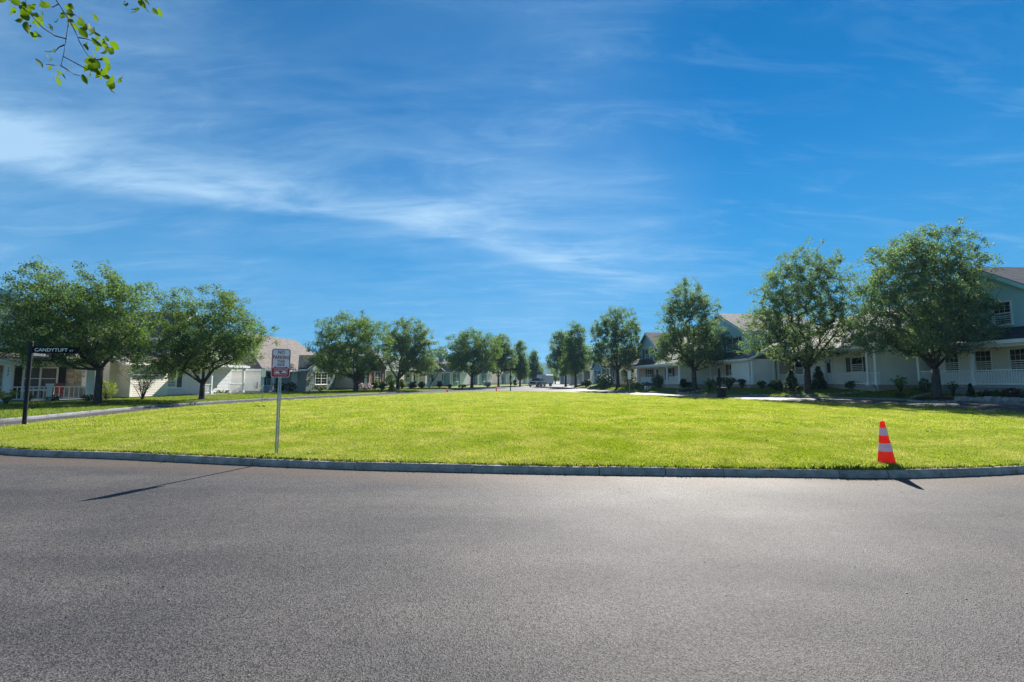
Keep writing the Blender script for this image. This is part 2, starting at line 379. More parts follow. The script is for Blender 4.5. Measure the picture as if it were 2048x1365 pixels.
leafy('cone_orange', (0.95, 0.10, 0.045), (0.95, 0.10, 0.045), 0.55, (1.05, 1.0, 1.0), 0.5, 0.5, (0.62, 0.075, 0.04), 14, 0.3)
leafy('cone_white', (0.88, 0.84, 0.90), (0.88, 0.84, 0.90), 0.22, (1, .95, .98), 0.45, 0.4, (0.60, 0.56, 0.58), 16, 0.4)
mat('truck_paint', (0.055, 0.075, 0.11), 0.22, 0.6)
mat('chrome', (0.6, 0.6, 0.62), 0.2, 0.5, metal=0.9)
mat('tyre', (0.02, 0.02, 0.02), 0.85, 0.2)
mat('lamp_glass', (0.7, 0.72, 0.74), 0.15, 0.6)
mat('trailer_white', (0.66, 0.70, 0.74), 0.4, 0.5)
mat('chair_red', (0.2, 0.012, 0.018), 0.5, 0.4)
mat('plastic_black', (0.014, 0.018, 0.02), 0.8, 0.12)
mat('hill_wood', (0.045, 0.085, 0.07), 1.0, 0.0, 0.35, 0.03)
mat('far_ground', (0.09, 0.125, 0.03), 1.0, 0.05, 0.2, 0.05)
mat('brass', (0.5, 0.4, 0.2), 0.3, 0.5, metal=1.0)


# ------------------------------------------------------------------ mesh and object helpers
def link(name, me, m=None, parent=None, loc=(0, 0, 0), rot=None):
    o = bpy.data.objects.new(name, me); C.objects.link(o); o.location = loc
    if rot is not None: o.rotation_euler = rot
    if m and me is not None and len(me.materials) == 0: me.materials.append(MAT[m] if isinstance(m, str) else m)
    if parent: o.parent = parent
    return o


def tag(o, label=None, cat=None, group=None, kind=None):
    if label: o['label'] = label
    if cat: o['category'] = cat
    if group: o['group'] = group
    if kind: o['kind'] = kind
    return o


def empty(name, loc, label=None, cat=None, group=None):
    o = bpy.data.objects.new(name, None); C.objects.link(o); o.location = loc; o.empty_display_size = 0.2
    return tag(o, label, cat, group)


class MB:
    def __init__(s): s.v = []; s.f = []

    def add(s, vs_, fs):
        n = len(s.v); s.v += [tuple(v) for v in vs_]; s.f += [tuple(i + n for i in f) for f in fs]; return s

    def box(s, a, b):
        (x0, y0, z0), (x1, y1, z1) = a, b
        return s.add([(x0, y0, z0), (x1, y0, z0), (x1, y1, z0), (x0, y1, z0), (x0, y0, z1), (x1, y0, z1), (x1, y1, z1), (x0, y1, z1)],
                     [(0, 3, 2, 1), (4, 5, 6, 7), (0, 1, 5, 4), (1, 2, 6, 5), (2, 3, 7, 6), (3, 0, 4, 7)])

    def bar(s, p0, p1, w, h, up=(0, 0, 1)):
        p0, p1 = Vector(p0), Vector(p1); d = (p1 - p0).normalized(); u = Vector(up)
        if abs(d.dot(u)) > 0.98: u = Vector((0, 1, 0))
        sx = d.cross(u).normalized() * w / 2; sz = sx.cross(d).normalized() * h / 2
        c = [p + a * sx + b * sz for p in (p0, p1) for a, b in ((-1, -1), (1, -1), (1, 1), (-1, 1))]
        return s.add(c, [(0, 1, 2, 3), (7, 6, 5, 4), (0, 4, 5, 1), (1, 5, 6, 2), (2, 6, 7, 3), (3, 7, 4, 0)])

    def slab(s, pts, th):
        P = [Vector(p) for p in pts]; nrm = (P[1] - P[0]).cross(P[2] - P[0]).normalized()
        if nrm.z < 0: nrm = -nrm
        n = len(P); Q = [p - nrm * th for p in P]
        return s.add(P + Q, [tuple(range(n)), tuple(range(2 * n - 1, n - 1, -1))] + [(i, i + n, (i + 1) % n + n, (i + 1) % n) for i in range(n)])

    def prism(s, pts, off):
        P = [Vector(p) for p in pts]; Q = [p + Vector(off) for p in P]; n = len(P)
        return s.add(P + Q, [tuple(range(n)), tuple(range(2 * n - 1, n - 1, -1))] + [(i, (i + 1) % n, (i + 1) % n + n, i + n) for i in range(n)])

    def lathe(s, prof, seg=24, c=(0, 0, 0)):
        vs_ = []; n = len(prof)
        for k in range(seg):
            a = 2 * math.pi * k / seg
            for r, z in prof: vs_.append((c[0] + r * math.cos(a), c[1] + r * math.sin(a), c[2] + z))
        fs = []
        for k in range(seg):
            k2 = (k + 1) % seg
            for j in range(n - 1): fs.append((k * n + j, k2 * n + j, k2 * n + j + 1, k * n + j + 1))
        return s.add(vs_, fs)

    def tube(s, pts, rad, seg=6):
        P = [Vector(p) for p in pts]; vs_ = []; n = len(P)
        for i, p in enumerate(P):
            d = (P[min(i + 1, n - 1)] - P[max(i - 1, 0)]).normalized()
            u = Vector((0, 0, 1)) if abs(d.z) < 0.9 else Vector((1, 0, 0))
            a = d.cross(u).normalized(); b = d.cross(a).normalized(); r = rad[i] if hasattr(rad, '__len__') else rad
            for k in range(seg):
                t = 2 * math.pi * k / seg; vs_.append(p + a * (r * math.cos(t)) + b * (r * math.sin(t)))
        fs = [(i * seg + k, i * seg + (k + 1) % seg, (i + 1) * seg + (k + 1) % seg, (i + 1) * seg + k) for i in range(n - 1) for k in range(seg)]
        fs += [tuple(range(seg - 1, -1, -1)), tuple((n - 1) * seg + k for k in range(seg))]
        return s.add(vs_, fs)

    def mesh(s, name='m', smooth=False, fix=True):
        me = bpy.data.meshes.new(name); me.from_pydata(s.v, [], s.f)
        if fix:
            bm = bmesh.new(); bm.from_mesh(me); bmesh.ops.recalc_face_normals(bm, faces=bm.faces); bm.to_mesh(me); bm.free()
        if smooth: me.polygons.foreach_set('use_smooth', [True] * len(me.polygons))
        me.update(); return me

    def build(s, name, m, parent=None, smooth=False, loc=(0, 0, 0), rot=None):
        return link(name, s.mesh(name, smooth), m, parent, loc, rot)


def np_mesh(name, V, F):
    """fast mesh from arrays: V (n,3), F (m,k) all faces with k corners"""
    me = bpy.data.meshes.new(name); n, (m, k) = len(V), F.shape
    me.vertices.add(n); me.vertices.foreach_set('co', np.ascontiguousarray(V, dtype=np.float32).ravel())
    me.loops.add(m * k); me.loops.foreach_set('vertex_index', np.ascontiguousarray(F, dtype=np.int32).ravel())
    me.polygons.add(m); me.polygons.foreach_set('loop_start', np.arange(0, m * k, k, dtype=np.int32))
    me.update(calc_edges=True); me.validate(); return me


def text_mesh(s, width, height, depth=0.002):
    cu = bpy.data.curves.new('t', 'FONT'); cu.body = s; cu.align_x = 'CENTER'; cu.extrude = depth / 2; cu.resolution_u = 3; cu.offset = 0.012
    o = bpy.data.objects.new('t', cu); me = bpy.data.meshes.new_from_object(o); bpy.data.objects.remove(o)
    a = np.array([v.co[:] for v in me.vertices]); lo, hi = a.min(0), a.max(0); cen = (lo + hi) / 2
    S = Matrix.Diagonal((width / (hi[0] - lo[0]), height / (hi[1] - lo[1]), 1, 1)) @ Matrix.Translation((-cen[0], -cen[1], 0))
    me.transform(S); me.transform(Matrix.Rotation(R(90), 4, 'X')); return me   # in the XZ plane, facing -Y


# ------------------------------------------------------------------ the setting: ground, road, yards, lawn, kerbs
def grid_sheet(name, xs, ys, zf, m):
    V = np.array([(x, y, zf(x, y)) for y in ys for x in xs]); nx = len(xs)
    F = np.array([(j * nx + i, j * nx + i + 1, (j + 1) * nx + i + 1, (j + 1) * nx + i) for j in range(len(ys) - 1) for i in range(nx - 1)])
    o = link(name, np_mesh(name, V, F), m); o.data.polygons.foreach_set('use_smooth', [True] * len(o.data.polygons)); return o


gr = MB(); gr.add([(-4000, -400, -0.4), (4000, -400, -0.4), (4000, 6000, -0.4), (-4000, 6000, -0.4)], [(0, 1, 2, 3)])
tag(gr.build('ground', 'far_ground'), kind='structure')
road = grid_sheet('road', list(np.linspace(-62, 16, 27)) + list(np.linspace(17, 30, 14)) + [34, 40], list(np.linspace(-14, 60, 38)) + list(np.linspace(66, 310, 30)), road_z, 'asphalt')
tag(road, kind='structure')


def strip(name, curve, side, ds, zf, m):
    """sheet that follows a kerb line at the distances ds on one side"""
    n = len(curve); rows = []
    for i, p in enumerate(curve):
        t = (curve[min(i + 1, n - 1)] - curve[max(i - 1, 0)]).normalized(); nrm = Vector((-t.y, t.x)) * side
        rows.append([p + nrm * d for d in ds])
    V = [(q.x, q.y, zf(q.x, q.y, d)) for row in rows for q, d in zip(row, ds)]; k = len(ds)
    F = [(i * k + j, i * k + j + 1, (i + 1) * k + j + 1, (i + 1) * k + j) for i in range(n - 1) for j in range(k - 1)]
    mb = MB(); mb.add(V, F); o = mb.build(name, m, smooth=True); return o


DS = [KERB_W - 0.01, 0.6, 1.2, 2, 3, 4, 5.5, 7, 9, 12, 16, 22, 30, 60]
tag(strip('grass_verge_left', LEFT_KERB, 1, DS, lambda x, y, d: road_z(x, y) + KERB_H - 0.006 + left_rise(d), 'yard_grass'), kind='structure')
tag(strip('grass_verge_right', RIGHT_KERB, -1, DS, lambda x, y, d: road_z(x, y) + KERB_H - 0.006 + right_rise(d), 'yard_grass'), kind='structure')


def kerb_profile(mb, pts, side):
    """concrete kerb with a sloping, rounded face along pts; side +1: the top lies to the left of the run"""
    prof = [(0.0, -0.05), (0.012, 0.06), (0.03, KERB_H - 0.02), (0.05, KERB_H), (KERB_W, KERB_H + 0.003), (KERB_W, -0.05)]
    n = len(pts); k = len(prof); V = []
    for i, p in enumerate(pts):
        t = (pts[min(i + 1, n - 1)] - pts[max(i - 1, 0)]).normalized(); nr = Vector((-t.y, t.x)) * side
        for d, z in prof:
            q = p + nr * d; V.append((q.x, q.y, road_z(p.x, p.y) + z))
    F = [(i * k + j, i * k + (j + 1) % k, (i + 1) * k + (j + 1) % k, (i + 1) * k + j) for i in range(n - 1) for j in range(k)]
    F += [tuple(range(k - 1, -1, -1)), tuple((n - 1) * k + j for j in range(k))]
    mb.add(V, F)


def resample(pts, step):
    out = [pts[0]]; acc = 0
    for a, b in zip(pts[:-1], pts[1:]):
        L_ = (b - a).length; t = step - acc
        while t <= L_: out.append(a + (b - a) * (t / L_)); t += step
        acc = (acc + L_) % step
    return out


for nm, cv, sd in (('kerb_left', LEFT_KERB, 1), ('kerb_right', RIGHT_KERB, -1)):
    mb = MB(); kerb_profile(mb, cv, sd); tag(mb.build(nm, 'kerb_shade_dark'), kind='structure')

# median: lawn sheet inside a kerb whose front is made of single stones
closed = MEDIAN + MEDIAN[:1]
i0 = 0
front = [p for p in MEDIAN if p.y < 13.2 and p.x > -14.2]
front_sorted = sorted(front, key=lambda p: p.x)
rest = [p for p in closed]
a_i = MEDIAN.index(front_sorted[-1]); b_i = MEDIAN.index(front_sorted[0])
back = []; i = a_i
while True:
    back.append(MEDIAN[i]); i = (i + 1) % len(MEDIAN)
    if i == b_i: back.append(MEDIAN[i]); break
mb = MB(); kerb_profile(mb, back, 1); kerb_median = tag(mb.build('kerb_median', 'concrete'), kind='structure')
fx = np.array([p.x for p in front_sorted]); fy = np.array([p.y for p in front_sorted])
joints = [fx[0], -12.4] + [((px - 1024) / 910) * Y for px, Y in ((78, 9.35), (205, 8.95), (360, 8.55), (513, 8.15), (715, 7.78), (945, 7.53), (1195, 7.36), (1325, 7.3), (1440, 7.24), (1667, 7.15),
                                                            (1765, 7.1), (1808, 7.1), (1872, 7.14), (1940, 7.25), (2020, 7.4))] + [9.6, 11.6, 13.6, fx[-1]]
for x0, x1 in zip(joints[:-1], joints[1:]):
    g = 0.006; xs = np.linspace(x0 + g, x1 - g, max(3, int((x1 - x0) / 0.5) + 2)); sh = random.uniform(-0.008, 0.008)
    pts = [Vector((x, float(np.interp(x, fx, fy)) + sh)) for x in xs]
    mb = MB(); kerb_profile(mb, pts, 1); o = mb.build('kerb_stone', 'concrete', kerb_median)
    o.location.z = random.uniform(-0.006, 0.006)

cen = Vector((1.2, 30.0))
ring_f = [0, 0.012, 0.05, 0.12, 0.25, 0.45, 0.7, 0.92]
V = []; nM = len(MEDIAN)
inner = []
for i, p in enumerate(MEDIAN):
    t = (MEDIAN[(i + 1) % nM] - MEDIAN[i - 1]).normalized(); inner.append(p + Vector((-t.y, t.x)) * (KERB_W - 0.02))


def lawn_z(x, y): return road_z(x, y) + KERB_H + 0.004 + 0.07 * sstep(0.2, 8, dist_poly(MS, x, y)[0])


for fr in ring_f:
    for p in inner:
        q = p + (cen - p) * fr; V.append((q.x, q.y, lawn_z(q.x, q.y)))
F = [(r * nM + i, r * nM + (i + 1) % nM, (r + 1) * nM + (i + 1) % nM, (r + 1) * nM + i) for r in range(len(ring_f) - 1) for i in range(nM)]
V.append((cen.x, cen.y, lawn_z(cen.x, cen.y))); last = (len(ring_f) - 1) * nM
F += [(last + i, last + (i + 1) % nM, len(V) - 1) for i in range(nM)]
mb = MB(); mb.add(V, F); lawn = tag(mb.build('lawn', 'lawn_soil', smooth=True), kind='structure')

# distant wooded ridge
mb = MB(); V = []; xs = np.linspace(-3600, 3600, 90)
for j in range(7):
    f = j / 6
    for x in xs:
        h = (50 + 12 * math.sin(x * 0.0021 + 1) + 5 * math.sin(x * 0.0063 + 2) + 2 * math.sin(x * 0.03)) * math.sin(min(1, f * 1.2) * math.pi / 2)
        V.append((x, 1300 + 360 * f, -1 + max(0, h)))
nx = len(xs); mb.add(V, [(j * nx + i, j * nx + i + 1, (j + 1) * nx + i + 1, (j + 1) * nx + i) for j in range(6) for i in range(nx - 1)])
tag(mb.build('hills', 'hill_wood', smooth=True), kind='structure')


# walkways and drives
def path_sheet(name, pts, w, m, lift=0.012):
    P = [Vector(p) for p in pts]; V = []; n = len(P)
    for i, p in enumerate(P):
        t = (P[min(i + 1, n - 1)] - P[max(i - 1, 0)]).normalized(); nr = Vector((-t.y, t.x)) * w / 2
        for k in (-1, 0, 1):
            q = p + nr * k; V.append((q.x, q.y, terrain(q.x, q.y) + lift))
    mb = MB(); mb.add(V, [(i * 3 + j, i * 3 + j + 1, (i + 1) * 3 + j + 1, (i + 1) * 3 + j) for i in range(n - 1) for j in (0, 1)])
    return tag(mb.build(name, m, smooth=True), kind='structure')


def lerp_pts(a, b, n=8): return [Vector(a) + (Vector(b) - Vector(a)) * (i / (n - 1)) for i in range(n)]


path_sheet('walkway', lerp_pts((-19.6, 19.2), (-30, 24.2), 14), 1.3, 'walk_concrete')
path_sheet('walkway', lerp_pts((-20.0, 33.0), (-26, 36.5), 8), 1.1, 'walk_concrete')
path_sheet('walkway', lerp_pts((-18.6, 36.2), (-24.5, 48.0), 10), 1.3, 'walk_concrete')
path_sheet('walkway', lerp_pts((20.4, 40.2), (25.0, 42.3), 8), 1.1, 'walk_concrete')
path_sheet('driveway', lerp_pts((25.4, 22.0), (34, 21.2), 8), 3.4, 'walk_concrete')


# ------------------------------------------------------------------ grass blades
def tuft(name, nblades, h, spread, w, m):
    V = []; F = []
    for _ in range(nblades):
        a = random.uniform(0, 6.283); r = spread * math.sqrt(random.random()); x, y = r * math.cos(a), r * math.sin(a)
        b = random.uniform(0, 6.283); hh = h * random.uniform(0.55, 1.15); ln = hh * random.uniform(0.25, 0.85); dx, dy = math.cos(b), math.sin(b); wx, wy = -dy * w / 2, dx * w / 2
        n = len(V)
        V += [(x - wx, y - wy, -0.005), (x + wx, y + wy, -0.005), (x + dx * ln * .4 + wx * .8, y + dy * ln * .4 + wy * .8, hh * .62), (x + dx * ln * .4 - wx * .8, y + dy * ln * .4 - wy * .8, hh * .62), (x + dx * ln, y + dy * ln, hh)]
        F += [(n, n + 1, n + 2, n + 3), (n + 3, n + 2, n + 4)]
    me = bpy.data.meshes.new(name); me.from_pydata(V, [], F); me.materials.append(MAT[m]); return bpy.data.objects.new(name, me)


def scatter(name, coll, P, scl, label, cat):
    n = len(P); me = bpy.data.meshes.new(name); me.vertices.add(n); me.vertices.foreach_set('co', P.astype(np.float32).ravel())
    rot = np.zeros((n, 3), np.float32); rot[:, 2] = np.random.uniform(0, 6.283, n); rot[:, 0] = np.random.normal(0, .12, n)
    me.attributes.new('rot', 'FLOAT_VECTOR', 'POINT').data.foreach_set('vector', rot.ravel())
    me.attributes.new('scl', 'FLOAT', 'POINT').data.foreach_set('value', scl.astype(np.float32))
    ng = bpy.data.node_groups.new(name, 'GeometryNodeTree')
    ng.interface.new_socket('Geometry', in_out='INPUT', socket_type='NodeSocketGeometry'); ng.interface.new_socket('Geometry', in_out='OUTPUT', socket_type='NodeSocketGeometry')
    gi = ng.nodes.new('NodeGroupInput'); go = ng.nodes.new('NodeGroupOutput'); ci = ng.nodes.new('GeometryNodeCollectionInfo'); ci.inputs[0].default_value = coll
    ci.inputs['Separate Children'].default_value = True; ci.inputs['Reset Children'].default_value = True
    ip = ng.nodes.new('GeometryNodeInstanceOnPoints'); ip.inputs['Pick Instance'].default_value = True
    ra = ng.nodes.new('GeometryNodeInputNamedAttribute'); ra.data_type = 'FLOAT_VECTOR'; ra.inputs[0].default_value = 'rot'
    sa = ng.nodes.new('GeometryNodeInputNamedAttribute'); sa.data_type = 'FLOAT'; sa.inputs[0].default_value = 'scl'
    L = ng.links.new; L(gi.outputs[0], ip.inputs['Points']); L(ci.outputs[0], ip.inputs['Instance']); L(ra.outputs[0], ip.inputs['Rotation']); L(sa.outputs[0], ip.inputs['Scale']); L(ip.outputs[0], go.inputs[0])
    o = link(name, me); md = o.modifiers.new('scatter', 'NODES'); md.node_group = ng; return tag(o, label, cat, kind='stuff')


def make_coll(name, objs):
    c = bpy.data.collections.new(name)
    for o in objs: c.objects.link(o)
    return c


fine_tufts = make_coll('fine_tufts', [tuft('tuft', 14, 0.046, 0.065, 0.0055, 'grass_blade') for _ in range(6)])
coarse_tufts = make_coll('coarse_tufts', [tuft('tuft', 16, 0.052, 0.16, 0.012, 'grass_blade') for _ in range(5)])
weed_tufts = make_coll('weed_tufts', [tuft('tuft', 16, 0.09, 0.07, 0.014, 'weed_leaf') for _ in range(4)])


def inside_mask(poly, X, Y):
    x1, y1 = poly[:, 0], poly[:, 1]; x2, y2 = np.roll(x1, -1), np.roll(y1, -1); c = np.zeros(len(X), bool)
    for k in range(len(x1)):
        c ^= ((y1[k] > Y) != (y2[k] > Y)) & (X < (x2[k] - x1[k]) * (Y - y1[k]) / (y2[k] - y1[k] + 1e-12) + x1[k])
    return c


def dist_many(segs, X, Y):
    a, b = segs; best = np.full(len(X), 1e9)
    for p, q in zip(a, b):
        d = q - p; t = np.clip(((X - p[0]) * d[0] + (Y - p[1]) * d[1]) / (d @ d), 0, 1)
        best = np.minimum(best, np.hypot(X - p[0] - t * d[0], Y - p[1] - t * d[1]))
    return best


def np_ss(a, b, x): t = np.clip((x - a) / (b - a), 0, 1); return t * t * (3 - 2 * t)
def np_road(X, Y): return 0.27 * np_ss(17, 27, X) * (1 - 0.6 * np_ss(40, 80, Y)) + 0.05 * np_ss(60, 120, Y)


inner_np = np.array([(p.x, p.y) for p in inner])


def lawn_points(n, y0, y1, lim=1.22):
    Y = np.random.uniform(y0, y1, n); X = np.random.uniform(-1, 1, n) * (Y * lim + 0.5)
    k = inside_mask(inner_np, X, Y); X, Y = X[k], Y[k]
    d = dist_many(MS, X, Y); Z = np_road(X, Y) + KERB_H + 0.004 + 0.07 * np_ss(0.2, 8, d)
    return np.stack([X, Y, Z], 1), d


P, d = lawn_points(150000, 7.0, 12.5); scatter('lawn_grass_near', fine_tufts, P, np.random.uniform(.7, 1.25, len(P)), 'short sunlit grass along the front of the green behind the kerb', 'grass')
P, d = lawn_points(90000, 12.5, 26); scatter('lawn_grass_middle', coarse_tufts, P, np.random.uniform(.7, 1.2, len(P)), 'short sunlit grass across the middle of the green', 'grass')
P, d = lawn_points(50000, 26, 56.3); scatter('lawn_grass_far', coarse_tufts, P, np.random.uniform(.8, 1.4, len(P)), 'sunlit grass at the far tip of the green', 'grass')
leafy('clover', (0.06, 0.12, 0.015), (0.13, 0.20, 0.025), 0.42, (1.4, 1.6, 0.6))
clover_tufts = make_coll('clover_tufts', [tuft('tuft', 22, 0.05, 0.13, 0.014, 'clover') for _ in range(4)])
P, d = lawn_points(16000, 7.2, 34); kx = np.sin(P[:, 0] * .9 + 1.3 * np.sin(P[:, 1] * .5)) * np.sin(P[:, 1] * 1.1 + .8 * np.sin(P[:, 0] * .7)) + np.random.normal(0, .35, len(P))
P = P[kx > .55]; scatter('lawn_clover', clover_tufts, P, np.random.uniform(.6, 1.3, len(P)), 'darker green clover patches in the sunlit green', 'clover')
# ragged weeds along the front kerb
n = 2600; X = np.random.uniform(-11, 9.5, n); Yk = np.interp(X, fx, fy); Y = Yk + KERB_W - 0.03 + np.abs(np.random.normal(0, .10, n))
Z = np_road(X, Y) + KERB_H; keep = np.random.random(n) < (0.35 + 0.65 * (np.sin(X * 1.7) * np.sin(X * .63 + 1) > -.1)); P = np.stack([X, Y, Z], 1)[keep]
n = 260; X2 = np.random.normal(5.45, .34, n); Y2 = np.interp(X2, fx, fy) + .12 + np.abs(np.random.normal(0, .09, n)); P2 = np.stack([X2, Y2, np_road(X2, Y2) + KERB_H], 1)
s_all = np.concatenate([np.random.uniform(.3, .75, len(P)), np.random.uniform(.6, 1.15, n)])
nt_ = 70; tt = np.random.uniform(0, 1, nt_); X3 = 19.75 - .5 * np.abs(np.random.normal(0, .3, nt_)); Y3 = 13.5 + 11 * tt
P3 = np.stack([X3, Y3, np_road(X3, Y3) + KERB_H], 1); s_all = np.concatenate([s_all, np.random.uniform(.6, 2.6, nt_)])
scatter('kerb_weeds', weed_tufts, np.concatenate([P, P2, P3]), s_all, 'ragged weeds growing over the edge of the front kerb', 'weeds')


def yard_points(curve, side, n, y0, y1, dmax):
    seg = [p for p in curve if y0 <= p.y <= y1]; idx = np.random.uniform(0, len(seg) - 1.001, n); out = []
    A = np.array([(p.x, p.y) for p in seg]); T = np.gradient(A, axis=0); T /= np.hypot(*T.T)[:, None]
    i = idx.astype(int); f = (idx - i)[:, None]; p = A[i] * (1 - f) + A[i + 1] * f; t = T[i] * (1 - f) + T[i + 1] * f
    dd = np.random.uniform(KERB_W + .03, dmax, n); q = p + np.stack([-t[:, 1], t[:, 0]], 1) * side * dd[:, None]
    rise = 0.10 * np_ss(0.3, 8, dd) if side > 0 else 0.56 * (1 - np.exp(-np.maximum(0, dd - .16) / 1.9))
    return np.stack([q[:, 0], q[:, 1], np_road(q[:, 0], q[:, 1]) + KERB_H - 0.006 + rise], 1)


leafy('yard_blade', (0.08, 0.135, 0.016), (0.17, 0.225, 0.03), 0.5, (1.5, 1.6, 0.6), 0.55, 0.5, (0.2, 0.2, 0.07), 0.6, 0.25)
yard_tufts = make_coll('yard_tufts', [tuft('tuft', 18, 0.07, 0.2, 0.016, 'yard_blade') for _ in range(4)])
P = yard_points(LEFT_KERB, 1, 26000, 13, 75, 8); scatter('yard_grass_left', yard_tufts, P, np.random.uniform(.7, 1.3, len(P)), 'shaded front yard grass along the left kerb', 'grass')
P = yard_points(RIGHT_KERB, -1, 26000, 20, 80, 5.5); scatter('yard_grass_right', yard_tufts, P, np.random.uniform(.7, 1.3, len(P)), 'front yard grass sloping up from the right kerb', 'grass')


# ------------------------------------------------------------------ trees
def leaf_cloud(centres, rad, per, size, rng, squash=0.8, out_from=None):
    """many folded leaves round the given clump centres; each leaf is an island of its own"""
    n = len(centres) * per; c = np.repeat(centres, per, 0); r = np.repeat(rad, per)
    o = rng.normal(0, 1, (n, 3)); o /= np.linalg.norm(o, axis=1)[:, None]; o *= (rng.random(n) ** 0.45)[:, None] * r[:, None]; o[:, 2] *= squash
    p = c + o
    nrm = rng.normal(0, 1, (n, 3)) + np.array([0, 0, 0.55]) + o / (r[:, None] + 1e-6) * 0.5; nrm /= np.linalg.norm(nrm, axis=1)[:, None]
    t = rng.normal(0, 1, (n, 3)); t[:, 2] -= 0.35; t -= (t * nrm).sum(1)[:, None] * nrm; t /= np.linalg.norm(t, axis=1)[:, None]; b = np.cross(nrm, t)
    L_ = size * rng.uniform(.7, 1.3, n)[:, None]; W = L_ * 0.58
    a0 = p - t * L_ * .5; a2 = p + t * L_ * .5 - nrm * L_ * .08; a1 = p + b * W * .5 + nrm * L_ * .10 - t * L_ * .05; a3 = p - b * W * .5 + nrm * L_ * .10 - t * L_ * .05
    V = np.stack([a0, a1, a2, a3], 1).reshape(-1, 3); I = np.arange(n) * 4
    F = np.stack([I, I + 1, I + 2, I, I + 2, I + 3], 1).reshape(-1, 3); return V, F


def grow_tree(name, label, base, lobes, Y, fork_h, r_trunk, nclump, per, leaf, leaf_m, seed, group, lean=0.0, clump_r=0.42, twin=False):
    rng = np.random.default_rng(seed); nclump = int(nclump * 1.35); per = int(per * 1.25); leaf *= 1.10
    if leaf_m == 'pear_leaf_pale': per = int(per * .66); clump_r *= .78; nclump = int(nclump * 1.5)
    base = Vector(base); k = Y / FPX
    L_ = []
    for px, py, rx, ry in lobes:
        c = at_depth(px, py, Y); L_.append((c.x - base.x, c.z - base.z, rx * k, ry * k))
    xs = [l[0] - l[2] for l in L_] + [l[0] + l[2] for l in L_]; Rc = (max(xs) - min(xs)) / 2; xm = (max(xs) + min(xs)) / 2
    zmax = max(l[1] + l[3] for l in L_)
    vol = np.array([l[2] * l[2] * l[3] for l in L_]) ** 0.85; vol /= vol.sum(); pts = []
    for (lx, lz, rx, rz), fr in zip(L_, vol):
        m_ = max(4, int(round(nclump * fr))); ymax = Rc * math.sqrt(max(0.02, 1 - min(.98, ((lx - xm) / Rc) ** 2))) * .75
        for _ in range(m_):
            v = rng.normal(0, 1, 3); v /= np.linalg.norm(v); q = rng.random() ** 0.33
            pts.append((lx + v[0] * rx * q, rng.uniform(-1, 1) * ymax * .5 + v[1] * rx * q * .5, lz + v[2] * rz * q))
    A = np.array(pts)
    A = A[A[:, 2] > fork_h + 0.15]
    # skeleton: every clump is joined to the nearest limb below it
    nodes = [np.array([0., 0., -0.15]), np.array([lean * .4, 0, fork_h * .5]), np.array([lean, 0, fork_h])]; par = [-1, 0, 1]; cnt = [0, 0, 0]
    top = np.array([xm * .5 + lean * .5, 0, fork_h + (zmax - fork_h) * .72]); nl = 5
    for j in range(1, nl + 1):
        f = j / nl; q = nodes[2] * (1 - f) + top * f + rng.normal(0, .06 * Rc, 3) * (1, 1, .2); par.append(len(nodes) - 1 if j > 1 else 2); nodes.append(q)
    for s_ in range(6):                                                     # main limbs, fanning out from the fork
        ang = s_ * 1.047 + rng.uniform(-.3, .3); pr = 2; ell = rng.uniform(.55, .8)
        for j in range(1, 5):
            f = j / 4; rr = Rc * ell * f ** 0.9; q = np.array([lean + xm * f * .6 + rr * math.cos(ang), rr * math.sin(ang), fork_h + (zmax - fork_h) * (.52 * f ** 0.95)]) + rng.normal(0, .05 * Rc, 3) * (1, 1, .4)
            par.append(pr); nodes.append(q); pr = len(nodes) - 1
    order = np.argsort(np.linalg.norm(A - nodes[2], axis=1)); tips = []
    for i in order:
        p = A[i]; Nn = np.array(nodes); dv = p - Nn; dist = np.linalg.norm(dv, axis=1); pen = np.where(dv[:, 2] < 0.25 * dist, 0.9 * (0.25 * dist - dv[:, 2]), 0); pen[0:2] += 50
        j = int((dist + pen).argmin()); dj = dist[j]
        if dj > 0.8:
            mid = (Nn[j] + p) / 2 + np.array([0, 0, -.06 * dj]) + rng.normal(0, .05 * dj, 3); par.append(j); nodes.append(mid); j = len(nodes) - 1
        par.append(j); nodes.append(p); tips.append(len(nodes) - 1)
    w = np.ones(len(nodes)) * .15
    for t in tips: w[t] = 1.0
    for i in range(len(nodes) - 1, 0, -1): w[par[i]] += w[i]
    rad = r_trunk * .82 * (w / w[2]) ** 0.47
    root = empty(name, base, label, 'tree', group)
    mb = MB(); fl = [(0, 0, -.15), (0, 0, .03), (lean * .15, 0, fork_h * .25), (lean * .45, 0, fork_h * .6), (lean, 0, fork_h)]
    mb.tube(fl, [r_trunk * 1.75, r_trunk * 1.35, r_trunk * 1.05, r_trunk, r_trunk * .92], 12)
    for i in range(3, len(nodes)):
        a, b = nodes[par[i]], nodes[i]; ra = min(rad[par[i]], rad[i] * 1.7); rb = rad[i]
        if rb < 0.0035: rb = 0.0035
        mb.tube([a, b], [ra, rb], 6 if rb > .03 else 4)
    mb.build('trunk', 'bark', root, smooth=True)
    tip = np.array([nodes[t] for t in tips]); cr = rng.uniform(.65, 1.25, len(tip)) * clump_r
    V, F = leaf_cloud(tip, cr, per, leaf, rng)
    link('crown', np_mesh('crown', V, F), leaf_m, root); return root


def tree(label, basepx, lobes, fork_py, r_trunk, nclump, per, leaf, m, seed, group, Y=None, lean=0.0, clump_r=.42, name='pear_tree'):
    b = on_ground(*basepx) if Y is None else grounded(basepx[0], Y)
    fork = at_depth(basepx[0], fork_py, b.y).z - b.z
    return grow_tree(name, label, b, lobes, b.y, fork, r_trunk, nclump, per, leaf, m, seed, group, lean, clump_r)


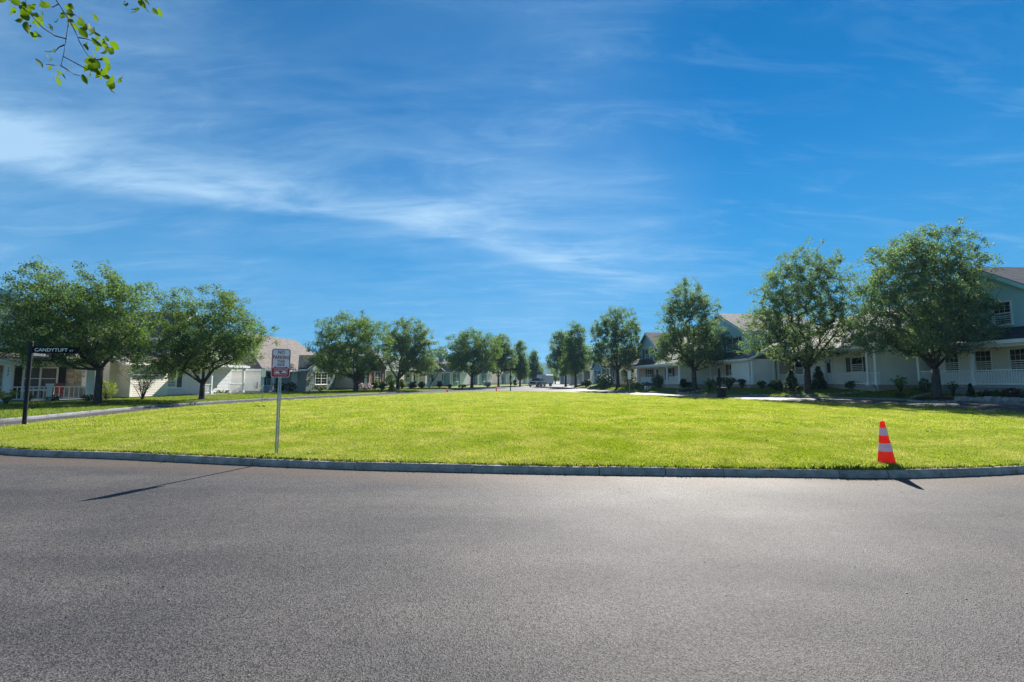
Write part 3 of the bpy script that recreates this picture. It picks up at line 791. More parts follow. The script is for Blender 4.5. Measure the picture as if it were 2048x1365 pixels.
GL, GR = 'trees along the left street', 'trees along the right street'
tree('broad leafy pear tree with forked trunk behind the black street name post', (201, 811),
     [(105, 592, 66, 70), (215, 585, 55, 60), (274, 600, 30, 46), (45, 640, 46, 46), (150, 655, 90, 66), (250, 665, 56, 56), (105, 700, 70, 36), (30, 682, 34, 34), (160, 712, 60, 26), (265, 705, 36, 28)],
     738, .165, 620, 52, .10, 'pear_leaf', 11, GL, Y=25.5)
tree('ragged multi-topped pear tree behind the no parking sign', (408, 801),
     [(353, 606, 22, 34), (385, 640, 40, 50), (335, 660, 35, 46), (440, 616, 42, 40), (472, 636, 34, 40), (420, 690, 80, 46), (512, 672, 34, 26), (365, 715, 56, 36), (480, 702, 46, 30), (338, 735, 36, 22)],
     768, .16, 560, 46, .105, 'pear_leaf', 12, GL, Y=31)
tree('dense round pear tree right of the brown-roofed bungalow', (713, 783), [(700, 664, 58, 44), (655, 694, 38, 42), (745, 690, 44, 52), (700, 722, 72, 34), (640, 726, 26, 24)], 760, .25, 420, 44, .15, 'pear_leaf', 13, GL, Y=53, clump_r=.55)
tree('round pear tree with spreading limbs over the round bushes', (797, 779), [(815, 674, 44, 40), (848, 700, 30, 46), (800, 706, 40, 40), (832, 728, 44, 26), (778, 690, 18, 40)], 760, .26, 380, 42, .16, 'pear_leaf_pale', 14, GL, Y=60, clump_r=.6)
tree('small sparse leaning tree beside the dark-roofed house', (858, 776), [(868, 724, 22, 26), (882, 708, 14, 18), (852, 735, 14, 14)], 762, .09, 90, 34, .15, 'pear_leaf_pale', 15, GL, Y=70, lean=.6, clump_r=.5)
tree('dome-shaped dark pear tree above the farther orange cone', (944, 775), [(945, 692, 46, 36), (916, 704, 30, 36), (976, 706, 30, 38), (945, 724, 54, 26)], 755, .24, 400, 42, .19, 'pear_leaf', 16, GL, Y=78, clump_r=.7)
tree('yellowish pear tree half hidden by the far street sign', (997, 773), [(1002, 694, 22, 27), (1012, 720, 22, 26), (988, 722, 18, 27)], 757, .2, 260, 36, .22, 'pear_leaf_pale', 17, GL, Y=88, clump_r=.75)
tree('slim upright pear tree left of the parked pickup', (1040, 771), [(1040, 708, 13, 26), (1040, 735, 19, 26)], 762, .2, 170, 36, .24, 'pear_leaf', 18, GL, Y=101, clump_r=.8)
tree('last and smallest pear tree above the pickup', (1066, 768), [(1066, 722, 11, 24), (1070, 744, 15, 18)], 762, .2, 130, 36, .28, 'pear_leaf', 19, GL, Y=122, clump_r=.9)
tree('farthest pear tree of the right street, low and hanging', (1131, 772), [(1120, 688, 20, 28), (1112, 722, 20, 30), (1132, 712, 18, 38)], 752, .22, 260, 36, .23, 'pear_leaf_pale', 21, GR, Y=98, clump_r=.8)
tree('tall dark oval pear tree, second from the far end at right', (1151, 774), [(1150, 674, 21, 33), (1150, 712, 28, 38), (1170, 716, 14, 26), (1142, 735, 24, 22)], 752, .25, 330, 38, .21, 'pear_leaf', 22, GR, Y=88, clump_r=.75)
tree('oval pear tree with double top before the half-hidden house', (1235, 778), [(1238, 648, 32, 40), (1207, 668, 28, 38), (1262, 676, 22, 40), (1226, 708, 50, 30), (1188, 714, 16, 18), (1266, 718, 20, 20)], 745, .24, 430, 44, .16, 'pear_leaf_pale', 23, GR, Y=64, clump_r=.58)
tree('tall teardrop pear tree between the two gabled houses', (1387, 783), [(1374, 598, 36, 42), (1350, 638, 32, 44), (1406, 636, 36, 46), (1376, 686, 60, 38), (1330, 698, 24, 32), (1440, 688, 26, 32), (1400, 716, 46, 20)], 742, .24, 560, 48, .125, 'pear_leaf_pale', 24, GR, Y=47.3, clump_r=.48)
tree('big pear tree flanked by two clipped cone shrubs', (1613, 789), [(1606, 536, 52, 50), (1560, 578, 48, 48), (1655, 568, 46, 54), (1600, 628, 85, 58), (1530, 648, 46, 42), (1684, 640, 46, 46), (1508, 690, 28, 22), (1600, 698, 75, 32), (1704, 668, 34, 28)], 738, .23, 760, 48, .105, 'pear_leaf_pale', 25, GR, Y=35.3)
tree('tallest pear tree in a stone-edged ring at far right', (1869, 789), [(1850, 508, 66, 56), (1800, 528, 48, 52), (1900, 540, 52, 56), (1756, 588, 46, 46), (1850, 608, 104, 62), (1928, 612, 44, 50), (1748, 648, 42, 38), (1860, 680, 105, 36), (1952, 672, 42, 26), (1735, 690, 30, 20)], 738, .20, 900, 50, .10, 'pear_leaf_pale', 26, GR, Y=26.9)
# a few trees behind the houses
for i, (px, Y, top, rx, lab) in enumerate([(1745, 58, 618, 40, 'tree crown showing over the grey porch roof at right'), (1190, 120, 712, 26, 'hazy background tree between the two far right houses'),
                                           (1110, 150, 735, 10, 'small bright yellow-green tree beyond the trailer'), (905, 130, 715, 22, 'background tree behind the dome-shaped pear tree'), (770, 105, 705, 30, 'background tree behind the bungalows at left')]):
    tree(lab, (px, 770), [(px, top + 24, rx, 22), (px - rx * .4, top + 40, rx * .7, 20), (px + rx * .4, top + 38, rx * .7, 20)], 762 if Y > 80 else 740, .2, 110, 34, .26, ['pear_leaf', 'pear_leaf', 'shrub_yellow', 'pear_leaf', 'pear_leaf'][i], 40 + i, 'trees behind the houses', Y=Y, clump_r=.85, name='background_tree')


# ------------------------------------------------------------------ shrubs and beds
def shrub(name, label, p, w, h, m, seed, shape='round', n=70, per=26, leaf=.07, group='shrubs'):
    rng = np.random.default_rng(seed); root = empty(name, p, label, 'shrub', group); pts = []
    for _ in range(n):
        v = rng.normal(0, 1, 3); v /= np.linalg.norm(v); q = rng.random() ** .3
        if shape == 'cone':
            t = rng.random() ** 1.5; a = rng.uniform(0, 6.283); r = w / 2 * (1 - t) ** .75 * (0.55 + .45 * rng.random()); pts.append((r * math.cos(a), r * math.sin(a), h * (.06 + .9 * t)))
        elif shape == 'spray':
            t = .25 + .75 * rng.random(); a = rng.uniform(0, 6.283); r = w / 2 * t ** 1.4 * rng.random() ** .5; pts.append((r * math.cos(a), r * math.sin(a), h * t * (1 - .3 * (2 * r / w) ** 2)))
        else: pts.append((v[0] * w / 2 * q * .85, v[1] * w / 2 * q * .85, h * .5 + v[2] * h * .5 * q * .85))
    A = np.array(pts); cr = rng.uniform(.8, 1.3, n) * min(w, h) * (.13 if shape != 'spray' else .10)
    V, F = leaf_cloud(A, cr, per, leaf, rng); V[:, 2] = np.maximum(V[:, 2], .01)
    link('foliage', np_mesh('foliage', V, F), m, root)
    mb = MB()
    for i in range(0, n, max(1, n // 14)): mb.tube([(0, 0, -.05), (A[i][0] * .35, A[i][1] * .35, A[i][2] * .5), tuple(A[i])], [.025, .014, .005], 5)
    mb.build('stem', 'twig', root); return root


def bush(label, px, py, wpx, hpx, m, seed, Y=None, **kw):
    p = on_ground(px, py) if Y is None else grounded(px, Y); k = p.y / FPX
    return shrub(kw.pop('name', 'shrub'), label, p, wpx * k, hpx * k, m, seed, leaf=kw.pop('leaf', max(.05, 1.9 * k)), **kw)


GSL, GSR = 'shrubs by the left houses', 'shrubs by the right houses'
bush('light green arching plant at the foot of the numbered porch column', 22, 812, 46, 30, 'shrub_yellow', 61, Y=24, shape='spray', group=GSL)
bush('small yellow-green plant under the middle porch rail at left', 66, 808, 22, 20, 'shrub_yellow', 62, Y=26, shape='spray', n=40, group=GSL)
bush('low dark plant below the short porch post at left', 112, 806, 26, 14, 'shrub_dark', 63, Y=26.8, n=40, group=GSL)
bush('dark mound of leaves at the right end of the left porch', 182, 806, 26, 16, 'shrub_dark', 64, Y=27.6, n=40, group=GSL)
bush('yellow-green bush right behind the forked pear trunk', 218, 800, 36, 42, 'shrub_yellow', 65, Y=29.5, group=GSL)
bush('large vase-shaped bush with bare sprays by the cream wall', 290, 797, 96, 78, 'shrub_green', 66, Y=30.2, shape='spray', n=120, group=GSL)
bush('bright low plants at the foot of the white lattice rail', 448, 795, 34, 10, 'shrub_yellow', 67, Y=40, n=40, group=GSL)
bush('clipped dark hedge before the blue porch', 560, 787, 26, 22, 'shrub_dark', 68, Y=46.5, n=60, group=GSL)
bush('clipped dark hedge half right of the blue porch column', 582, 787, 30, 22, 'shrub_dark', 69, Y=46.8, n=60, group=GSL)
bush('pale low plants under the stone gable window', 642, 786, 34, 10, 'shrub_green', 70, Y=53, n=40, group=GSL)
bush('flowering mound under the brick house window', 732, 781, 34, 16, 'flower', 71, Y=58, n=40, group=GSL)
bush('dark leafy bush at the brick house corner', 752, 781, 20, 20, 'shrub_green', 72, Y=60, group=GSL)
bush('small round green bush left of the yellow conifer', 766, 781, 18, 18, 'shrub_green', 73, Y=57.5, group=GSL)
bush('tall rounded green bush behind the yellow conifer', 783, 779, 28, 32, 'shrub_green', 74, Y=62.5, group=GSL)
bush('small bright yellow-green conifer by the pear trunk', 785, 782, 15, 20, 'shrub_yellow', 75, Y=57, shape='cone', group=GSL)
bush('pale upright bush just right of the pear trunk', 805, 779, 14, 22, 'shrub_yellow', 76, Y=62, group=GSL)
bush('long low dark hedge under the white house windows', 826, 777, 22, 15, 'shrub_dark', 77, Y=68, group=GSL)
bush('low dark hedge right of the white house windows', 844, 777, 16, 14, 'shrub_dark', 78, Y=68, group=GSL)
bush('round dark bush at the corner of the dark-roofed house', 880, 775, 13, 14, 'shrub_dark', 79, Y=76, group=GSL)
bush('grey-green grassy clump near the orange cone at the far left kerb', 900, 778, 16, 10, 'shrub_green', 80, Y=68, shape='spray', n=40, group=GSL)
bush('yellow perennials left of the dome-shaped tree', 925, 776, 22, 8, 'shrub_yellow', 81, Y=76, n=40, group=GSL)
bush('pale flowering bush right of the dome-shaped tree', 975, 774, 16, 12, 'flower', 82, Y=84, n=40, group=GSL)
bush('dark bush under the slim pear tree', 1030, 771, 9, 13, 'shrub_dark', 83, Y=104, n=40, group=GSL)
bush('big dark rounded evergreen left of the oval pear trunk', 1208, 777, 44, 30, 'shrub_dark', 84, Y=68, n=100, group=GSR)
bush('dark spreading bush right of the far no parking sign', 1172, 774, 22, 16, 'shrub_dark', 85, Y=80, group=GSR)
bush('tall leafy green bush right of the oval pear trunk', 1256, 776, 34, 48, 'shrub_green', 86, Y=66, n=110, group=GSR)
bush('yellow-green bed plants left of the porch steps', 1270, 777, 26, 14, 'shrub_yellow', 87, Y=58, n=40, group=GSR)
bush('mixed low plants before the first gabled house', 1292, 777, 26, 12, 'shrub_green', 88, Y=57, n=40, group=GSR)
bush('round green bush before the first gabled porch', 1316, 778, 30, 28, 'shrub_green', 89, Y=55, n=110, group=GSR)
bush('dark bush left of the teardrop pear trunk', 1366, 777, 18, 20, 'shrub_dark', 90, Y=50, group=GSR)
bush('round dark bush right behind the teardrop pear trunk', 1378, 777, 14, 14, 'shrub_dark', 91, Y=49, group=GSR)
bush('leafy bush left of the mailbox post', 1418, 776, 30, 26, 'shrub_green', 92, Y=44.5, shape='spray', group=GSR)
bush('tall ornamental grass right of the mailbox post', 1456, 776, 36, 26, 'shrub_green', 93, Y=43.5, shape='spray', n=100, group=GSR)
bush('reddish ornamental grass by the second gabled porch', 1482, 775, 22, 20, 'shrub_red', 94, Y=43.2, shape='spray', group=GSR)
bush('wispy pale grass at the white siding wall', 1521, 777, 24, 18, 'shrub_green', 95, Y=40.5, shape='spray', group=GSR)
bush('round clipped dark bush left of the cone shrubs', 1549, 779, 30, 24, 'shrub_dark', 96, Y=38.5, n=110, group=GSR)
bush('left one of the two clipped cone evergreens beside the big pear', 1581, 780, 30, 44, 'shrub_dark', 97, Y=37, shape='cone', n=200, per=30, group=GSR)
bush('right one of the two clipped cone evergreens beside the big pear', 1635, 781, 31, 46, 'shrub_dark', 98, Y=36, shape='cone', n=200, per=30, group=GSR)
bush('low round bush under the grey-roofed porch', 1706, 778, 36, 20, 'shrub_green', 99, Y=33.5, n=100, group=GSR)
bush('young sapling with big light leaves by the white siding', 1797, 780, 30, 38, 'shrub_yellow', 100, Y=29.5, shape='spray', n=26, per=14, leaf=.11, group=GSR)
bush('bright green hosta left of the tallest pear trunk', 1818, 783, 24, 14, 'shrub_yellow', 101, Y=28.6, n=40, leaf=.1, group=GSR)
bush('green hosta beside the sapling', 1795, 783, 18, 12, 'shrub_green', 102, Y=28.8, n=40, leaf=.1, group=GSR)
bush('climbing shrub at the corner post of the nearest right house', 1846, 781, 24, 34, 'shrub_green', 103, Y=28.3, n=70, group=GSR)
bush('loose rose bush right of the tallest pear trunk', 1900, 782, 22, 30, 'shrub_green', 104, Y=26.5, shape='spray', n=50, group=GSR)
bush('conical shrub before the porch rail right of the tallest pear', 1936, 783, 18, 30, 'shrub_dark', 105, Y=25.4, shape='cone', group=GSR)
bush('low dark groundcover left of the red-leaved bush', 1966, 784, 30, 16, 'shrub_dark', 106, Y=24.9, group=GSR)
bush('rounded green perennials before the nearest porch', 1990, 784, 28, 18, 'shrub_green', 107, Y=24.3, group=GSR)
bush('dark red-leaved bush before the nearest porch', 2020, 785, 38, 24, 'shrub_red', 108, Y=23.7, n=90, group=GSR)
bush('green perennials at the right edge of the picture', 2046, 785, 24, 18, 'shrub_green', 109, Y=23.1, group=GSR)


def mulch(label, p, r, h=.10, m='mulch'):
    mb = MB(); rng = random.Random(int(p.x * 100)); V = [(0, 0, h)]; F = []; seg = 20
    for j, f in enumerate((.35, .7, 1.0)):
        for k in range(seg):
            a = 6.283 * k / seg; rr = r * f * (1 + rng.uniform(-.06, .06)); V.append((rr * math.cos(a), rr * math.sin(a), h * (1 - f ** 1.6) - (.02 if j == 2 else 0) + rng.uniform(-.012, .012)))
    for k in range(seg):
        F.append((0, 1 + k, 1 + (k + 1) % seg))
        for j in (0, 1): F.append((1 + j * seg + k, 1 + (j + 1) * seg + k, 1 + (j + 1) * seg + (k + 1) % seg, 1 + j * seg + (k + 1) % seg))
    mb.add(V, F); return tag(mb.build('mulch_ring', m, smooth=True, loc=p), label, 'mulch', 'mulch rings under trees')


mulch('dark mulch mound round the forked pear trunk at left', grounded(201, 25.5), 1.5)
mulch('dark mulch mound round the ragged pear trunk', grounded(408, 31), 1.35)
mulch('mulch mound round the teardrop pear trunk', grounded(1387, 47.3), 1.6)
tallp = grounded(1869, 26.9); mulch('mulch ring inside stones under the tallest pear tree', tallp, 1.2)
mulch('bare earth spot beside the orange cone at the kerb', Vector((5.30, 7.66, KERB_H + .0)), .26, .035, 'dry_soil')

stone_me = []
for s_ in range(4):
    mb = MB(); rg = random.Random(s_); V = []
    for z, f in ((0, 1), (.06, 1.05), (.12, .8)):
        for k in range(8): a = 6.283 * k / 8; V.append((.16 * f * math.cos(a) * rg.uniform(.85, 1.15), .10 * f * math.sin(a) * rg.uniform(.85, 1.15), z))
    mb.add(V, [tuple(range(16, 24))] + [(j * 8 + k, j * 8 + (k + 1) % 8, (j + 1) * 8 + (k + 1) % 8, (j + 1) * 8 + k) for j in (0, 1) for k in range(8)])
    me = mb.mesh('stone'); me.materials.append(MAT['stone_grey']); stone_me.append(me)


def edging(label, pts, step=.36, scale=1.0, tall=1.0):
    root = empty('stone_edging', (pts[0][0], pts[0][1], terrain(*pts[0])), label, 'edging', 'stone bed edgings')
    P = resample([Vector(p) for p in pts], step)
    for i, p in enumerate(P[:-1]):
        d = P[i + 1] - p; o = link('stone', random.choice(stone_me), None, root)
        o.location = (p.x - root.location.x, p.y - root.location.y, terrain(p.x, p.y) - root.location.z - .02); o.rotation_euler = (0, 0, math.atan2(d.y, d.x) + random.uniform(-.15, .15)); o.scale = (scale, scale, scale * tall * random.uniform(.85, 1.25))


edging('grey stone edging before the nearest right porch', [(p.x, p.y) for p in (grounded(1910, 25.6), grounded(1945, 24.7), grounded(1975, 24.1), grounded(2005, 23.5), grounded(2048, 22.7), grounded(2110, 21.6))], scale=1.25, tall=1.6)
edging('ring of grey stones round the tallest pear trunk', [(tallp.x + 1.25 * math.cos(a), tallp.y + 1.25 * math.sin(a)) for a in np.linspace(0, 6.283, 24)], .3)
edging('curved pale edging before the cone shrubs', [(p.x, p.y) for p in (grounded(1500, 39), grounded(1550, 36.5), grounded(1640, 33.8), grounded(1700, 32.3), grounded(1738, 32.2))], .42)
edging('stone ring round the teardrop pear trunk', [(grounded(1387, 47.3).x + 1.7 * math.cos(a), 47.3 + 1.7 * math.sin(a)) for a in np.linspace(0, 6.283, 24)], .45, 1.2)


# ------------------------------------------------------------------ houses
BAL = MB().box((-.018, -.018, 0), (.018, .018, 1)).mesh('baluster'); BAL.materials.append(MAT['white_trim'])


class House:
    """u runs along the street front away from the camera, w runs back from the street, z is height above sea level of the scene"""
    def __init__(s, label, origin, a, side, group, name='house'):
        s.o = Vector((origin[0], origin[1], origin[2])); a = Vector((a[0], a[1])).normalized(); s.a = a
        s.b = Vector((-a.y, a.x)) if side == 'L' else Vector((a.y, -a.x))
        s.root = empty(name, s.o, label, 'house', group); s.g = s.o.z; s.ang = math.atan2(a.y, a.x)

    def P(s, u, w, z): q = s.a * u + s.b * w; return Vector((q.x, q.y, z - s.g))

    def u(s, px, w=0.0):
        r = (px - PCX) / FPX * math.cos(PITCH); ox, oy = s.o.x + s.b.x * w, s.o.y + s.b.y * w
        return (r * oy - ox) / (s.a.x - r * s.a.y)

    def w(s, px, u=0.0):
        r = (px - PCX) / FPX * math.cos(PITCH); ox, oy = s.o.x + s.a.x * u, s.o.y + s.a.y * u
        return (r * oy - ox) / (s.b.x - r * s.b.y)

    def z(s, px, py, w=0.0):
        u = s.u(px, w); q = s.o.xy + s.a * u + s.b * w; return at_depth(px, py, q.y).z

    def box(s, name, u0, u1, w0, w1, z0, z1, m, parent=None):
        mb = MB(); c = [s.P(u, w, z) for z in (z0, z1) for u, w in ((u0, w0), (u1, w0), (u1, w1), (u0, w1))]
        mb.add(c, [(0, 3, 2, 1), (4, 5, 6, 7), (0, 1, 5, 4), (1, 2, 6, 5), (2, 3, 7, 6), (3, 0, 4, 7)])
        return mb.build(name, m, parent or s.root)

    def boxes(s, name, L_, m, parent=None):
        mb = MB()
        for u0, u1, w0, w1, z0, z1 in L_:
            c = [s.P(u, w, z) for z in (z0, z1) for u, w in ((u0, w0), (u1, w0), (u1, w1), (u0, w1))]
            mb.add(c, [(0, 3, 2, 1), (4, 5, 6, 7), (0, 1, 5, 4), (1, 2, 6, 5), (2, 3, 7, 6), (3, 0, 4, 7)])
        return mb.build(name, m, parent or s.root)

    def wall(s, u0, u1, w0, w1, z0, z1, m, faces=('front', 'near'), gable=None, name='wall', exposure=.125):
        """lapped siding boards, real steps, over a core. gable = ('front', apex_u, apex_z) or ('near', apex_w, apex_z)"""
        mb = MB(); e = .03
        c = [s.P(u, w, z) for z in (z0, z1) for u, w in ((u0 + e, w0 + e), (u1 - e, w0 + e), (u1 - e, w1 - e), (u0 + e, w1 - e))]
        mb.add(c, [(0, 3, 2, 1), (4, 5, 6, 7), (0, 1, 5, 4), (1, 2, 6, 5), (2, 3, 7, 6), (3, 0, 4, 7)])
        for f in faces:
            s0, s1 = (u0, u1) if f == 'front' else (w0, w1); top = z1; apex = None
            if gable and gable[0] == f: top = gable[2]; apex = gable[1]
            n = max(1, int((top - z0) / exposure)); V = []; F = []

            def lim(z):
                if z <= z1 or apex is None: return s0, s1
                t = min(1, (z - z1) / (top - z1)); return s0 + (apex - s0) * t, s1 + (apex - s1) * t
            for k in range(n):
                za, zb = z0 + k * exposure, min(top, z0 + (k + 1) * exposure)
                a0, a1 = lim(za); b0, b1 = lim(zb); out = .022
                if f == 'front': q = [s.P(a0, w0 - out, za), s.P(a1, w0 - out, za), s.P(b1, w0 - .003, zb), s.P(b0, w0 - .003, zb), s.P(a0, w0 + .01, za), s.P(a1, w0 + .01, za)]
                elif f == 'near': q = [s.P(u0 - out, a0, za), s.P(u0 - out, a1, za), s.P(u0 - .003, b1, zb), s.P(u0 - .003, b0, zb), s.P(u0 + .01, a0, za), s.P(u0 + .01, a1, za)]
                else: q = [s.P(u1 + out, a0, za), s.P(u1 + out, a1, za), s.P(u1 + .003, b1, zb), s.P(u1 + .003, b0, zb), s.P(u1 - .01, a0, za), s.P(u1 - .01, a1, za)]
                i = len(V); V += q; F += [(i, i + 1, i + 2, i + 3), (i, i + 4, i + 5, i + 1)]
            mb.add(V, F)
        if gable:
            if gable[0] == 'front': mb.prism([s.P(u0 + e, w0 + e, z1), s.P(u1 - e, w0 + e, z1), s.P(gable[1], w0 + e, gable[2] - e)], s.P(0, w1 - w0 - 2 * e, s.g))
            else: mb.prism([s.P(u0 + e, w0 + e, z1), s.P(u0 + e, w1 - e, z1), s.P(u0 + e, gable[1], gable[2] - e)], s.P(u1 - u0 - 2 * e, 0, s.g))
        return mb.build(name, m, s.root)

    def corner(s, u, w, z0, z1, m='white_trim', t=.1, name='corner_board'):
        return s.box(name, u - t / 2 - .02, u + t / 2, w - t / 2 - .02, w + t / 2, z0, z1, m)

    def foundation(s, u0, u1, w0, w1, z1): return s.box('foundation', u0 + .02, u1 - .02, w0 + .02, w1 - .02, s.g - .5, z1, 'foundation')

    def gable_front(s, u0, u1, w0, w1, ze, apex_u, zt, m, over=.35, trim='white_trim'):
        """roof whose gable looks at the street, ridge running back"""
        k0 = (zt - ze) / (apex_u - u0); k1 = (zt - ze) / (u1 - apex_u); th = .14; r = MB()
        f, b = w0 - over, w1 + over
        zt += .05
        A, B = s.P(apex_u, f, zt + th), s.P(apex_u, b, zt + th)
        r.slab([A, B, s.P(u0 - over, b, zt - k0 * (apex_u - u0 + over) + th), s.P(u0 - over, f, zt - k0 * (apex_u - u0 + over) + th)], th)
        r.slab([A, B, s.P(u1 + over, b, zt - k1 * (u1 - apex_u + over) + th), s.P(u1 + over, f, zt - k1 * (u1 - apex_u + over) + th)], th)
        ro = r.build('roof', m, s.root); t = MB()
        t.bar(s.P(u0 - over, f - .02, zt - k0 * (apex_u - u0 + over) - .03), s.P(apex_u, f - .02, zt - .03), .045, .2)
        t.bar(s.P(u1 + over, f - .02, zt - k1 * (u1 - apex_u + over) - .03), s.P(apex_u, f - .02, zt - .03), .045, .2)
        t.bar(s.P(u0 - over - .02, f, zt - k0 * (apex_u - u0 + over) - .02), s.P(u0 - over - .02, b, zt - k0 * (apex_u - u0 + over) - .02), .05, .18)
        t.build('fascia', trim, ro); return ro

    def gable_side(s, u0, u1, w0, w1, ze, apex_w, zt, m, over=.35, hip=0.0, trim='white_trim'):
        """roof with the ridge along the street; hip > 0 slopes the ends as well"""
        k0 = (zt - ze) / (apex_w - w0); k1 = (zt - ze) / (w1 - apex_w); th = .14; r = MB(); zt += .05
        a, b = u0 - over, u1 + over; zf = zt - k0 * (apex_w - w0 + over); zb = zt - k1 * (w1 - apex_w + over); zl = zf
        F0, F1, B0, B1 = s.P(a, w0 - over, zf + th), s.P(b, w0 - over, zf + th), s.P(a, w1 + over, zl + th if hip else zb + th), s.P(b, w1 + over, zl + th if hip else zb + th)
        R0, R1 = s.P(a + hip, apex_w, zt + th), s.P(b - hip, apex_w, zt + th)
        r.slab([F0, F1, R1, R0], th); r.slab([B0, B1, R1, R0], th)
        if hip: r.slab([F0, B0, R0], th); r.slab([F1, B1, R1], th)
        ro = r.build('roof', m, s.root); t = MB()
        t.bar(s.P(a, w0 - over - .02, zf), s.P(b, w0 - over - .02, zf), .05, .18)
        if not hip:
            for u in (a - .02, b + .02): t.bar(s.P(u, w0 - over, zf - .02), s.P(u, apex_w, zt - .02), .045, .2); t.bar(s.P(u, w1 + over, zb - .02), s.P(u, apex_w, zt - .02), .045, .2)
        else: t.bar(s.P(a - .02, w0 - over, zf), s.P(a - .02, w1 + over, zf), .05, .18)
        t.build('gutter', trim, ro); return ro

    def shed(s, u0, u1, w0, w1, z0, z1, m, name='porch_roof', soffit=True):
        """lean-to roof falling from (w1, z1) at the wall to (w0, z0) over the street side"""
        r = MB(); r.slab([s.P(u0, w0, z0), s.P(u1, w0, z0), s.P(u1, w1, z1), s.P(u0, w1, z1)], .10); ro = r.build(name, m, s.root)
        t = MB(); t.bar(s.P(u0, w0 - .02, z0 - .07), s.P(u1, w0 - .02, z0 - .07), .05, .2)
        t.bar(s.P(u0, w0 + .3, z0 - .22), s.P(u1, w0 + .3, z0 - .22), .16, .22)
        if soffit: t.slab([s.P(u0, w0, z0 - .14), s.P(u1, w0, z0 - .14), s.P(u1, w1, z0 - .12), s.P(u0, w1, z0 - .12)], .02)
        t.build('beam', 'white_trim', ro); return ro

    def window(s, face, at, c, wid, z0, z1, units=1, grid=(3, 2), shutters=None, sw=.34, glass='glass_dark', trim='white_trim', label=None):
        """double-hung window standing in the wall: casing, panes and bars"""
        d = .05
        Q = (lambda t, o, z: s.P(t, at - o, z)) if face == 'front' else (lambda t, o, z: s.P(at - o, t, z))
        up = Q(0, 1, s.g) - Q(0, 0, s.g)
        fr = MB(); t0, t1 = c - wid / 2, c + wid / 2; tw = .085
        for z in (z0 - tw / 2, z1 + tw / 2): fr.bar(Q(t0 - tw, d / 2, z), Q(t1 + tw, d / 2, z), d + .03, tw)
        n = units
        for k in range(n + 1): t = t0 + (t1 - t0) * k / n + (-tw / 2 if k == 0 else tw / 2 if k == n else 0); fr.bar(Q(t, d / 2, z0), Q(t, d / 2, z1), tw, d + .02, up)
        fr.bar(Q(t0 - tw - .04, d, z0 - tw - .02), Q(t1 + tw + .04, d, z0 - tw - .02), d * 2 + .05, .04)
        wo = fr.build('window', trim, s.root); zm = (z0 + z1) / 2
        for k in range(n):
            a0 = t0 + (t1 - t0) * k / n + .03; a1 = t0 + (t1 - t0) * (k + 1) / n - .03
            for za, zb, off in ((z0, zm - .02, .014), (zm + .02, z1, .028)):
                p = MB(); p.prism([Q(a0, off - .012, za), Q(a1, off - .012, za), Q(a1, off - .012, zb), Q(a0, off - .012, zb)], Q(0, .012, s.g) - Q(0, 0, s.g)); p.build('pane', glass, wo)
            g = MB(); g.bar(Q(a0, .032, zm), Q(a1, .032, zm), .03, .05)
            if grid:
                for j in range(1, grid[0]): t = a0 + (a1 - a0) * j / grid[0]; g.bar(Q(t, .033, z0), Q(t, .033, z1), .012, .010, up)
                for h in range(2):
                    for j in range(1, grid[1]): z = (z0, zm)[h] + (zm - z0) * j / grid[1]; g.bar(Q(a0, .034, z), Q(a1, .034, z), .010, .012)
            g.build('sash_bar', trim, wo)
        if shutters:
            for t in (t0 - tw - sw / 2 - .02, t1 + tw + sw / 2 + .02):
                m_ = MB(); m_.bar(Q(t - sw / 2, .03, z0 - .05), Q(t - sw / 2, .03, z1 + .05), .05, .04, up); m_.bar(Q(t + sw / 2, .03, z0 - .05), Q(t + sw / 2, .03, z1 + .05), .05, .04, up)
                nl = 14
                for k in range(nl): z = z0 - .03 + (z1 - z0 + .06) * (k + .5) / nl; m_.bar(Q(t - sw / 2, .025, z), Q(t + sw / 2, .025, z), .03, (z1 - z0) / nl * .8)
                m_.build('shutter', shutters, s.root)
        return wo

    def door(s, at, c, z0, h=2.05, wid=.92, m='door_white', lite=True, trim='white_trim'):
        d = s.box('door', c - wid / 2, c + wid / 2, at - .05, at - .005, z0, z0 + h, m)
        t = MB()
        for x in (c - wid / 2 - .05, c + wid / 2 + .05): t.bar(s.P(x, at - .045, z0), s.P(x, at - .045, z0 + h + .1), .1, .09, s.P(0, 1, s.g))
        t.bar(s.P(c - wid / 2 - .1, at - .045, z0 + h + .06), s.P(c + wid / 2 + .1, at - .045, z0 + h + .06), .09, .11); t.build('door_casing', trim, d)
        if lite:
            s.box('pane', c - wid * .3, c + wid * .3, at - .062, at - .048, z0 + .95, z0 + h - .18, 'glass_dark', d)
            for k in (0, 1): s.box('panel', c - wid * .36 + k * wid * .38, c - wid * .02 + k * wid * .38, at - .06, at - .048, z0 + .15, z0 + .8, m, d)
        mb = MB(); mb.lathe([(0, -.03), (.03, -.02), (.03, .02), (0, .03)], 10, s.P(c + wid * .4, at - .085, z0 + 1.0)); mb.build('handle', 'brass', d)

    def column(s, u, w, z0, z1, t=.15, m='white_trim'):
        return s.boxes('column', [(u - t / 2, u + t / 2, w - t / 2, w + t / 2, z0, z1), (u - t * .7, u + t * .7, w - t * .7, w + t * .7, z0, z0 + .14), (u - t * .7, u + t * .7, w - t * .7, w + t * .7, z1 - .12, z1)], m)

